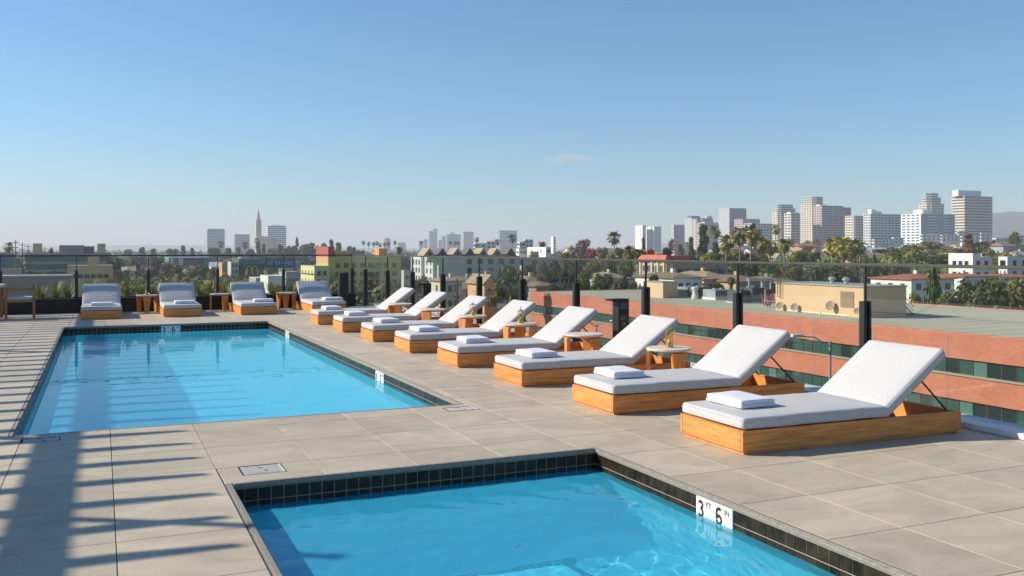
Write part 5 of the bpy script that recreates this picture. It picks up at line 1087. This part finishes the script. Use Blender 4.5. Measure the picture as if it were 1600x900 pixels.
def crown(kind, mname, var=0):
    k = (kind, mname, var)
    if k not in ccache: ccache[k] = crown_mesh(kind, hash_(kind) + var * 13, {'round': 3400, 'tall': 2200, 'pine': 2400, 'cypress': 1800, 'flat': 1800}[kind], mname)
    return ccache[k]
def hash_(s): return sum(ord(c) * (i + 3) for i, c in enumerate(s))
tcache = {}
def trunk_mesh(v):
    if v not in tcache:
        rn = random.Random(v); m = MB(); m.path([Vector((0, 0, 0)), Vector((.01, 0, .3)), Vector((.0, .01, .55))], [.035, .026, .02])
        for k in range(6): a = k * 1.05 + rn.uniform(-.3, .3); z = rn.uniform(.28, .5); m.path([Vector((0, 0, z)), Vector((.12 * math.cos(a), .12 * math.sin(a), z + .16)), Vector((.26 * math.cos(a), .26 * math.sin(a), z + .32))], [.016, .01, .004])
        tcache[v] = m.mesh('trunk', bark)
    return tcache[v]
TN = [0]
def tree(u, vt, Z, wpx, kind, mname, lb, group=None, frac=.82, nm='tree'):
    c = at(u, Z); gz = ground_z(c.x, c.y) - .2; H = max(2.5, zv(vt, Z) - gz); W = wpx / F * Z * 1.05; TN[0] += 1; v = TN[0] % 3
    t = thing(nm, lb, 'tree', (c.x, c.y, gz), TN[0] * 1.3, group)
    ch = min(H * frac, W * 1.5) if kind in ('round', 'flat') else H * .93
    o = obj('crown', crown(kind, mname, v), t, (0, 0, H - ch * .985)); o.scale = (W, W, ch)
    o2 = obj('trunk', trunk_mesh(v), t); k = (H - ch * .35) / .55 * .62; o2.scale = (min(W, H) * .8, min(W, H) * .8, k)
    return t
def palm_crown(seed, nf, droop, mats, fan=True):
    rn = random.Random(seed); m = MB()
    for k in range(nf):
        a = rn.uniform(0, 6.28); el = rn.uniform(-.95, 1.45); l = rn.uniform(.7, 1.08); d = Vector((math.cos(a), math.sin(a), 0)); sd = Vector((-d.y, d.x, 0)); pts = []
        for i in range(6):
            s_ = i / 5; ang = el - droop * s_ * s_; pts.append(d * (l * s_ * math.cos(el - droop * s_ * .5)) + Vector((0, 0, l * s_ * math.sin(el - droop * s_ * .6))))
        wd = [.008, .015, .03, .17, .20, .04] if fan else [.02, .13, .16, .15, .11, .02]
        for i in range(5):
            for sg_ in (-1, 1):
                for j in range(2):
                    f0, f1 = (j + .12) / 2, (j + .88) / 2; A = pts[i].lerp(pts[i + 1], f0); B = pts[i].lerp(pts[i + 1], f1)
                    w0 = wd[i] + (wd[i + 1] - wd[i]) * f0 + .02; up = Vector((0, 0, -.45 * w0)); m.add([A, B, B + sd * sg_ * w0 + up + (pts[i + 1] - pts[i]) * .5, A + sd * sg_ * w0 * .9 + up + (pts[i + 1] - pts[i]) * .4], [(0, 1, 2, 3)], 0)
    me = bpy.data.meshes.new('fronds'); me.from_pydata(m.v, [], m.f); me.materials.append(mats); me.update(); return me
pcs = {}
def palm(u, vt, Z, rpx, kind, lb, lean=0, group='tall palms'):
    """rpx crown radius in pixels"""
    rpx *= 1.12; c = at(u, Z); gz = ground_z(c.x, c.y) - .2; r = rpx / F * Z; H = zv(vt, Z) - gz - r * .75; TN[0] += 1; v = TN[0] % 3
    t = thing('palm_tree', lb, 'palm tree', (c.x, c.y, gz), 0, group)
    key = (kind, v)
    if key not in pcs: pcs[key] = {'fan': lambda: palm_crown(v + 5, 70, .7, V_['palm']), 'fany': lambda: palm_crown(v + 15, 90, .8, V_['palmy']), 'date': lambda: palm_crown(v + 25, 70, 1.5, V_['palm'], False)}[kind]()
    dx = lean * H; o = obj('crown', pcs[key], t, (dx, 0, H)); o.scale = (r, r, r); o.rotation_euler.z = TN[0]
    tr = MB(); tw_ = {'fan': .018, 'fany': .022, 'date': .035}[kind] * 12
    tr.path([Vector((0, 0, 0)), Vector((dx * .35, 0, H * .5)), Vector((dx, 0, H))], [tw_ * 1.25, tw_ * .9, tw_ * .85], 8); tr.build('trunk', pbark, t)
    sk = MB(); rn = random.Random(v)
    for k in range(60):
        a = rn.uniform(0, 6.28); z = rn.uniform(-.9, .05) * r * (1.0 if kind == 'fany' else .45); d = Vector((math.cos(a), math.sin(a), 0)); q = Vector((dx, 0, H + z)) + d * tw_; s2 = Vector((-d.y, d.x, 0)) * r * .08
        sk.add([q - s2, q + s2, q + s2 * .6 + d * r * .30 - Vector((0, 0, r * .35)), q - s2 * .6 + d * r * .28 - Vector((0, 0, r * .4))], [(0, 1, 2, 3)])
    sk.build('dead_frond_skirt', skirt, t); return t
PALMS = [(1117, 353, 420, 10, 'fan', 'slender palm with small round crown right of the tall pine'), (1133, 366, 300, 13, 'fany', 'shaggy yellow-green palm left of the two tallest palms', .05), (1156, 353, 285, 15, 'fany', 'left of the two tallest shaggy palms'), (1172, 350, 290, 16, 'fany', 'right of the two tallest shaggy palms', .04),
         (1190, 369, 300, 13, 'fany', 'shaggy palm right of the two tallest palms'), (1203, 374, 310, 12, 'fany', 'bushy palm at the foot of the stepped tower'), (1212, 351, 520, 8, 'fan', 'slim light palm before the left stepped tower'), (1226, 368, 330, 14, 'date', 'dark round-headed date palm left of the plant room'), (960, 362, 430, 11, 'fan', 'lone tall palm with drooping crown standing above the trees'),
         (986, 384, 260, 13, 'fany', 'bushy palm left of the red roofed apartments', -.03), (997, 388, 265, 11, 'fany', 'second bushy palm just beside the red roofed apartments', .03), (800, 366, 520, 7, 'fan', 'small dark palm above the roofs near the wide hazy block'), (1300, 371, 340, 13, 'fany', 'leftmost palm of the golden clump behind the plant room'), (1316, 369, 330, 16, 'fany', 'golden palm at the middle of the clump behind the plant room'),
         (1330, 371, 335, 16, 'fany', 'golden palm right of the middle in the clump behind the plant room'), (1344, 373, 345, 13, 'date', 'dark green palm at the right of the golden clump'), (1432, 382, 420, 10, 'fany', 'yellow palm among the olive trees left of the white house'), (1262, 376, 800, 7, 'fan', 'thin dark palm pair member left, under the tallest stepped tower'), (1275, 374, 800, 7, 'fan', 'thin dark palm right of its pair under the tallest stepped tower'),
         (13, 379, 420, 8, 'fan', 'dark palm at the far left beside the utility poles'), (624, 383, 420, 7, 'date', 'round dark palm right of the orange roof box'), (345, 377, 1000, 5, 'fan', 'tiny palm in front of the blue grey office tower'), (402, 372, 1000, 5, 'fan', 'tiny palm crossing the base of the spire tower'), (383, 378, 1000, 6, 'fan', 'tiny palm right of the small banded tower'),
         (847, 375, 620, 7, 'date', 'dark palm behind the stepped white block'), (745, 371, 760, 4, 'fan', 'tiny palm left of the pale block right of the gables'), (777, 374, 700, 5, 'fan', 'small palm left of the wide hazy block'), (912, 425, 190, 9, 'date', 'low bright palm in front of the dense green trees'), (950, 424, 200, 11, 'date', 'low leafy palm before the cream bungalow'), (1142, 430, 175, 8, 'date', 'small thatch-headed palm over the rooftop ducts')]
for p in PALMS: palm(p[0], p[1], p[2], p[3], p[4], p[5], p[6] if len(p) > 6 else 0)
for k, u in enumerate((568, 576, 584, 589, 594, 601, 607, 617)): palm(u, (376, 378, 378.5, 377, 380, 379, 377.5, 376)[k], 1100, 3.2, 'fan', '%s of the eight tiny palms in a row over the yellow-green block' % ['first from left', 'second from left', 'third from left', 'fourth from left', 'fourth from right', 'third from right', 'second from right', 'rightmost'][k], group='row of distant palms')
for k, u in enumerate((704, 711, 716, 658)): palm(u, 377, 1150, 3, 'fan', ['left tiny palm before the pale hazy block', 'middle tiny palm before the pale hazy block', 'right tiny palm before the pale hazy block', 'tiny palm before the faint low block'][k], group='row of distant palms')
TR = [(1098, 351, 400, 34, 'tall', 'dark', 'tall dark pine before the white block with pink top'), (1080, 372, 420, 22, 'tall', 'dark', 'shorter dark tree at the left of the tall pine'), (1118, 378, 390, 26, 'tall', 'green', 'green tree at the right foot of the tall pine'),
      (1458, 412, 175, 24, 'cypress', 'dark', 'largest dark cypress in front of the red tiled white house'),
      (1337, 401, 260, 9, 'cypress', 'dark', 'leftmost cypress of the row behind the plant room'), (1354, 404, 250, 11, 'cypress', 'dark', 'second cypress from the left behind the plant room'), (1366, 398, 255, 12, 'cypress', 'dark', 'tall cypress third from the left behind the plant room'), (1384, 414, 250, 10, 'cypress', 'dark', 'fourth cypress from the left behind the plant room'), (1395, 416, 252, 9, 'cypress', 'dark', 'fifth cypress from the left behind the plant room'), (1407, 416, 245, 9, 'cypress', 'green', 'rightmost small cypress of the row behind the plant room'),
      (1508, 431, 150, 70, 'round', 'green', 'big green tree at the right over the roof, left of three'), (1555, 427, 142, 90, 'round', 'green', 'big green tree at the right over the roof, middle one'), (1600, 429, 140, 80, 'round', 'olive', 'big olive green tree at the right picture edge'), (1530, 446, 135, 60, 'round', 'dark', 'low dark tree under the big green trees at the right'), (1478, 452, 150, 34, 'round', 'green', 'green bush right of the big cypress'), (1431, 456, 150, 26, 'round', 'olive', 'small bush in front of the red tiled white house'),
      (1205, 410, 280, 40, 'round', 'dark', 'dark tree mass over the left end of the plant room'), (1238, 412, 270, 44, 'round', 'green', 'dark green tree behind the ladder end of the plant room'), (1272, 414, 265, 44, 'round', 'dark', 'dark green tree behind the middle of the plant room'), (1305, 412, 262, 40, 'round', 'green', 'green tree behind the roof vents of the plant room'), (1325, 416, 275, 34, 'round', 'dark', 'dark tree left of the cypress row'), (1375, 410, 300, 40, 'round', 'dark', 'dark tree mass behind the cypress row'), (1410, 412, 300, 36, 'round', 'dark', 'dark tree mass right of the cypress row'),
      (1252, 392, 380, 28, 'round', 'olive', 'yellow olive tree right of the white gable'), (1272, 393, 370, 24, 'round', 'dark', 'round dark tree right of the yellow olive tree'), (1288, 390, 420, 20, 'round', 'bare', 'bare brown tree left of the golden palms'), (1236, 400, 340, 26, 'round', 'yellow', 'low yellowish tree above the rail left of the plant room'),
      (1372, 388, 480, 36, 'flat', 'green', 'flat green tree right of the golden palms'), (1398, 386, 520, 36, 'flat', 'olive', 'flat olive tree under the two-bay tower'), (1425, 380, 560, 40, 'round', 'green', 'rounded green tree left of the white apartment row'), (1455, 376, 600, 44, 'flat', 'olive', 'broad olive tree below the white apartment row'), (1488, 384, 540, 40, 'flat', 'olive', 'broad olive brown tree left of the russet tree'), (1513, 364, 560, 30, 'tall', 'russet', 'russet tree with pointed top before the white apartments'), (1530, 376, 560, 34, 'round', 'olive', 'olive tree right of the russet tree'),
      (1462, 396, 330, 46, 'flat', 'dark', 'dark hedge-like tree left of the stepped white house'), (1440, 398, 360, 40, 'flat', 'dark', 'dark tree left of the hedge-like tree'), (1400, 393, 420, 34, 'round', 'olive', 'olive tree above the rail over the cypress row'), (1425, 391, 400, 28, 'round', 'yellow', 'yellow tree above the rail left of the dark hedge'), (1586, 360, 620, 26, 'round', 'dark', 'dark round tree against the hills at the right'), (1552, 376, 650, 18, 'tall', 'olive', 'thin olive tree left of the dark round tree'), (1572, 392, 330, 26, 'round', 'yellow', 'yellow shrub by the white and grey house'), (1545, 388, 430, 22, 'round', 'olive', 'olive tree beside the gabled white house'), (1595, 388, 520, 30, 'round', 'olive', 'olive tree at the right edge below the dark round tree'),
      (1150, 386, 340, 30, 'round', 'olive', 'olive tree under the tallest palms'), (1132, 392, 330, 26, 'round', 'olive', 'dull green tree under the left shaggy palm'), (1172, 394, 320, 40, 'round', 'dark', 'dark tree behind the palm trunks'), (1192, 396, 330, 32, 'round', 'green', 'green tree behind the bushy palms'), (1165, 408, 260, 56, 'round', 'dark', 'dark tree mass behind the brown roofed house'), (1108, 393, 330, 34, 'round', 'olive', 'olive hedge tree above the taupe wing'), (1122, 438, 168, 26, 'round', 'yellow', 'yellow-green bush over the rooftop air conditioners'),
      (1020, 385, 260, 44, 'flat', 'orange', 'orange-red tree over the red mansard roof'), (1042, 385, 265, 20, 'round', 'dark', 'small dark tree right of the orange-red tree'), (1005, 373, 480, 14, 'tall', 'dark', 'dark conifer in front of the lone twin towers'), (1022, 426, 165, 24, 'round', 'dark', 'dark tree before the pilasters of the red roofed apartments'), (1060, 376, 560, 22, 'round', 'bare', 'brownish bare tree right of the orange-red tree'), (1050, 372, 700, 16, 'round', 'blue', 'grey-green tree below the dark blue glass tower'),
      (924, 386, 420, 20, 'round', 'magenta', 'deep magenta flowering tree above the rail'), (908, 372, 470, 28, 'round', 'bare', 'pinkish bare tree left of the magenta tree'), (893, 382, 440, 22, 'round', 'bare', 'brownish bare tree left of the pinkish tree'), (940, 384, 460, 24, 'round', 'olive', 'olive tree right of the magenta tree'), (972, 385, 440, 26, 'round', 'green', 'green tree under the lone palm'), (956, 392, 380, 26, 'round', 'yellow', 'yellow-green tree below the lone palm'), (908, 392, 380, 30, 'round', 'olive', 'olive tree below the pinkish bare tree'), (882, 392, 400, 22, 'round', 'olive', 'olive tree right of the stepped white block'),
      (866, 402, 300, 34, 'round', 'dark', 'dark green tree right of the wide grey building'), (897, 404, 270, 40, 'round', 'dark', 'dense dark tree between two fence posts'), (924, 405, 250, 40, 'round', 'green', 'dense green tree left of the lone palm trunk'), (952, 404, 270, 36, 'round', 'dark', 'dark tree crossed by the lone palm trunk'), (978, 408, 250, 30, 'round', 'green', 'green tree left of the bushy palms'), (834, 406, 300, 17, 'tall', 'russet', 'small autumn orange tree below the rail'), (850, 408, 290, 22, 'round', 'green', 'green tree right of the small orange tree'), (886, 418, 200, 34, 'round', 'dark', 'dark tree behind the low brown bungalow'), (912, 420, 190, 30, 'round', 'green', 'green tree at the far end of the brick building roof'), (935, 424, 180, 38, 'round', 'dark', 'dark tree over the far roof edge of the brick building'), (846, 427, 175, 22, 'round', 'olive', 'olive bush beside the brown garage roof'), (868, 440, 160, 30, 'round', 'dark', 'dark bush at the far corner of the brick building'), (975, 428, 185, 34, 'round', 'dark', 'dark tree beside the cream bungalow'), (990, 436, 175, 24, 'round', 'green', 'green bush at the foot of the red roofed apartments'),
      (796, 411, 165, 50, 'round', 'green', 'big green tree behind the fifth lounger backrest'), (778, 436, 150, 30, 'round', 'olive', 'olive tree hiding the right side of the peach house'), (812, 430, 150, 34, 'round', 'dark', 'dark tree right of the big green tree'), (822, 412, 240, 22, 'round', 'dark', 'dark green tree behind the fence post right of the big tree'), (662, 428, 230, 26, 'round', 'olive', 'grey-olive tree in front of the sage apartments'), (650, 434, 220, 22, 'round', 'olive', 'low olive tree at the foot of the sage apartments'), (636, 400, 400, 24, 'round', 'dark', 'dark tree between yellow-green and sage apartments'), (630, 412, 350, 16, 'round', 'green', 'green tree left of the sage apartments'),
      (178, 404, 400, 26, 'round', 'dark', 'dark tree right of the dark glass offices'), (170, 396, 440, 16, 'tall', 'dark', 'slim dark tree at the corner of the dark glass offices'), (208, 405, 430, 24, 'round', 'blue', 'round grey-green tree above the second fence post'), (245, 400, 470, 30, 'round', 'bare', 'brownish tree over the third side of the far street'), (262, 408, 440, 30, 'round', 'bare', 'pinkish brown tree left of the teal block'), (276, 412, 420, 28, 'round', 'russet', 'dusky red tree in front of the teal block'), (303, 417, 400, 26, 'round', 'russet', 'rust coloured tree right of the dusky red tree'), (318, 412, 410, 24, 'round', 'green', 'green tree left of the third fence post'), (332, 418, 400, 20, 'round', 'russet', 'brownish red tree at the third fence post'), (228, 418, 400, 30, 'round', 'bare', 'bare brown tree behind the first side table'),
      (195, 420, 360, 16, 'round', 'olive', 'olive tree beside the angular houses'), (355, 429, 330, 16, 'round', 'yellow', 'yellow tree before the orange-red block'), (182, 419, 330, 22, 'round', 'olive', 'pale olive tree right of the beige building'), (433, 440, 200, 30, 'round', 'yellow', 'yellow olive bush behind the third lounger'), (456, 444, 190, 22, 'round', 'green', 'green bush left of the rightmost facing lounger'), (300, 441, 220, 34, 'flat', 'green', 'low green hedge tree behind the second facing lounger'), (325, 443, 215, 34, 'flat', 'olive', 'low olive hedge behind the second side table'), (508, 448, 260, 20, 'round', 'yellow', 'yellow-green bush at the foot of the yellow block'), (48, 422, 380, 26, 'round', 'blue', 'grey-green tree in front of the dark glass offices'), (75, 420, 370, 40, 'round', 'blue', 'pale grey-green tree mass in front of the dark glass offices'),
      (80, 386, 460, 9, 'round', 'dark', 'little round tree top over the dark offices')]
for p in TR: tree(*p)
SKY = [(428, 388), (438, 384), (446, 390), (455, 383), (464, 371), (472, 386), (479, 380), (487, 381), (496, 386), (506, 379), (518, 376), (529, 381), (541, 391), (553, 388), (563, 390), (412, 383), (403, 381), (392, 388), (372, 388), (357, 389), (334, 386), (546, 386), (270, 388), (286, 385), (300, 389), (240, 390), (222, 388), (200, 389)]
nums = ['first', 'second', 'third', 'fourth', 'fifth', 'sixth', 'seventh', 'eighth', 'ninth', 'tenth', 'eleventh', 'twelfth', 'thirteenth', 'fourteenth', 'fifteenth', 'sixteenth', 'seventeenth', 'eighteenth', 'nineteenth', 'twentieth', 'twenty-first', 'twenty-second', 'twenty-third', 'twenty-fourth', 'twenty-fifth', 'twenty-sixth', 'twenty-seventh', 'twenty-eighth']
for k, (u, v) in enumerate(sorted(SKY)):
    tree(u, v - 1, 900 + (k * 37) % 160, (17 + (k * 53) % 11) if u != 464 else 12, 'pine' if u == 464 else ('tall' if k % 3 else 'round'), ('blue', 'dark', 'dark')[k % 3], '%s tree from the left along the hazy left skyline' % nums[k], 'trees on the hazy left skyline')
# far-off tree cover that reads as one mass
def cover(name, n, Z0, Z1, u0, u1, mname, seed, s0, dens=34):
    rn = random.Random(seed); vs = []; fs = []
    for _ in range(n):
        Z = Z0 * (Z1 / Z0) ** rn.random(); u = rn.uniform(u0, u1); c = at(u, Z); gz = ground_z(c.x, c.y); w_ = s0 * rn.uniform(.5, 1.2); h_ = w_ * rn.uniform(.6, 1.1)
        for k in range(dens):
            d = Vector((rn.gauss(0, 1), rn.gauss(0, 1), abs(rn.gauss(0, .8)))).normalized(); p = Vector((c.x + d.x * w_ * .5, c.y + d.y * w_ * .5, gz + h_ * .3 + d.z * h_ * .7)); s_ = w_ * rn.uniform(.05, .13)
            a = d.orthogonal().normalized(); b = (d.cross(a) + Vector((0, 0, .4))).normalized(); o = len(vs); vs += [p - a * s_ - b * s_, p + a * s_ - b * s_ * .7, p + a * s_ * .8 + b * s_, p - a * s_ + b * s_ * .8]; fs.append((o, o + 1, o + 2, o + 3))
    me = bpy.data.meshes.new(name); me.from_pydata([tuple(v) for v in vs], [], fs); me.materials.append(V_[mname])
    return tag(obj(name, me), 'far-off city trees merging into one green carpet', 'tree cover', kind='stuff')
cover('distant_tree_cover', 2300, 560, 4500, -60, 900, 'blue', 1, 11)['label'] = 'hazy grey-green tree cover across the left and middle distance'
cover('distant_tree_cover', 900, 620, 2200, 850, 1660, 'dark', 2, 9)['label'] = 'dark green tree cover under the towers at the right'
cover('distant_tree_cover', 620, 520, 1700, 850, 1660, 'olive', 3, 6.5)['label'] = 'olive brown tree cover between the houses at the right'
cover('shrubbery', 800, 225, 560, 1010, 1640, 'green', 4, 5)['label'] = 'low green shrubs between the houses behind the brick building'
cover('shrubbery', 900, 260, 700, 160, 960, 'olive', 5, 7)['label'] = 'low olive shrubs along the streets left and middle'
# far houses scattered through the trees
rn = random.Random(11)
fhw = ['white', 'cream', 'grey', 'white', 'tan']; fhr = ['grey', 'brown', 'tan', 'red', 'white', 'dark']
hb_ = {}
def little(i, kw, kr):
    k = (kw, kr)
    if k not in hb_:
        a = MB().box(-7, 7, -5, 5, 0, 4.6).mesh('wall', W_[kw]); b = MB().add([(-7.6, -5.6, 4.6), (7.6, -5.6, 4.6), (7.6, 5.6, 4.6), (-7.6, 5.6, 4.6), (-4, 0, 7), (4, 0, 7)], [(3, 2, 1, 0), (0, 1, 5, 4), (1, 2, 5), (2, 3, 4, 5), (3, 0, 4)]).mesh('roof', R_[kr]); hb_[k] = (a, b)
    return hb_[k]
zones = [(180, 330, 'left of the spire'), (330, 470, 'around the foot of the spire tower'), (560, 700, 'behind the yellow-green and sage blocks'), (700, 880, 'behind the dark gables'), (880, 1060, 'around the magenta tree'), (1060, 1200, 'behind the shaggy palms'), (1240, 1400, 'under the pinkish towers'), (1400, 1600, 'under the white towers')]
cols = {'white': 'white', 'cream': 'cream', 'grey': 'grey', 'tan': 'tan'}
FH = []
for i in range(72):
    z = zones[i % 8]; u = rn.uniform(z[0], z[1]); Z = 620 * (1700 / 620) ** rn.random(); c = at(u, Z); kw, kr = fhw[i % 5], fhr[rn.randrange(6)]; a, b = little(i, kw, kr)
    t = thing('far_house', 'small distant %s house with %s roof %s' % (kw, kr, z[2]), 'house', (c.x, c.y, ground_z(c.x, c.y) + rn.uniform(0, 4.5)), rn.choice((0, math.pi / 2)) + rn.uniform(-.1, .1), 'small houses scattered in the distance'); k_s = rn.uniform(.8, 1.5); t.scale = (k_s, k_s, 1)
    obj('wall', a, t); obj('roof', b, t); FH.append((i % 8, u, t, kw, kr))
for z_ in range(8):
    for k, (_, u, t, kw, kr) in enumerate(sorted([f for f in FH if f[0] == z_], key=lambda f: f[1])): t['label'] = '%s from the left of the tiny houses %s' % (nums[k], zones[z_][2])
# utility poles
for k, (u, vt, Z) in enumerate(((24.5, 374.5, 330), (35, 378.5, 370), (44, 381, 410), (70, 386, 500), (714, 436, 150))):
    c = at(u, Z); H = zv(vt, Z) - G; t = thing('utility_pole', ['tallest utility pole at the far left', 'second utility pole from the left', 'third utility pole from the left', 'short twin utility pole over the dark offices', 'wooden pole in front of the cream two-storey house'][k], 'utility pole', (c.x, c.y, G), -TH, 'utility poles')
    MB().tube((0, 0, 0), (0, 0, H), .24, .15, 8).build('pole', bark, t); w_ = 5.5 / F * Z
    MB().box(-w_, w_, -.1, .1, H - 1.2, H - .95).box(-w_ * .8, w_ * .8, -.1, .1, H - 3.0, H - 2.75).build('crossarm', bark, t)

# ------------------------------------------------------------------ thin wisp of cloud, high above the haze
def cloudm():
    m = bpy.data.materials.new('cloud_wisp'); m.use_nodes = True; nt = m.node_tree; nt.nodes.clear(); out = nt.nodes.new('ShaderNodeOutputMaterial'); v = nt.nodes.new('ShaderNodeVolumePrincipled')
    tc = nt.nodes.new('ShaderNodeTexCoord'); vl = nt.nodes.new('ShaderNodeVectorMath'); vl.operation = 'LENGTH'; lk(nt, tc.outputs['Object'], vl.inputs[0])
    n = nt.nodes.new('ShaderNodeTexNoise'); n.inputs['Scale'].default_value = 2.2; n.inputs['Detail'].default_value = 4; lk(nt, tc.outputs['Object'], n.inputs[0])
    mr = nt.nodes.new('ShaderNodeMapRange'); mr.inputs[1].default_value = 1.0; mr.inputs[2].default_value = .2; mr.inputs[3].default_value = 0; mr.inputs[4].default_value = 1; lk(nt, vl.outputs['Value'], mr.inputs[0])
    mu = nt.nodes.new('ShaderNodeMath'); mu.operation = 'MULTIPLY'; lk(nt, mr.outputs[0], mu.inputs[0]); lk(nt, n.outputs[0], mu.inputs[1]); m2 = nt.nodes.new('ShaderNodeMath'); m2.operation = 'MULTIPLY'; m2.inputs[1].default_value = .009; lk(nt, mu.outputs[0], m2.inputs[0]); lk(nt, m2.outputs[0], v.inputs['Density'])
    v.inputs['Color'].default_value = (.95, .96, 1, 1); lk(nt, v.outputs[0], out.inputs['Volume']); return m
Zc = 9000; c = at(891, Zc, zv(249.5, Zc)); bmc = bmesh.new(); bmesh.ops.create_icosphere(bmc, subdivisions=3, radius=1); cme = bpy.data.meshes.new('cloud'); bmc.to_mesh(cme); bmc.free(); cme.materials.append(cloudm())
co_ = obj('cloud', cme, None, c, -TH + .02); co_.scale = (42 / F * Zc, 260, 9 / F * Zc); tag(co_, 'small thin wisp of white cloud alone in the blue sky', 'cloud')

# ------------------------------------------------------------------ haze
hz = bpy.data.materials.new('haze'); hz.use_nodes = True; nt = hz.node_tree; nt.nodes.clear(); out = nt.nodes.new('ShaderNodeOutputMaterial'); v = nt.nodes.new('ShaderNodeVolumePrincipled')
v.inputs['Density'].default_value = 1.8e-4; v.inputs['Color'].default_value = (.95, .965, .98, 1); v.inputs['Anisotropy'].default_value = .1; lk(nt, v.outputs[0], out.inputs['Volume'])
tag(MB().box(-11000, 11000, -5000, 13500, -22, 230).build('haze', hz), 'pale blue city haze', 'haze', kind='stuff')

# pool shells and deck receive the sun's caustics through the water
for o in bpy.data.objects:
    if o.type == 'MESH' and (o.name.split('.')[0] in ('basin', 'tile_band', 'grout_bed', 'step', 'bench', 'bench_tile_trim', 'depth_marker', 'numeral', 'unit', 'floor_inlet')): o.cycles.is_caustics_receiver = True
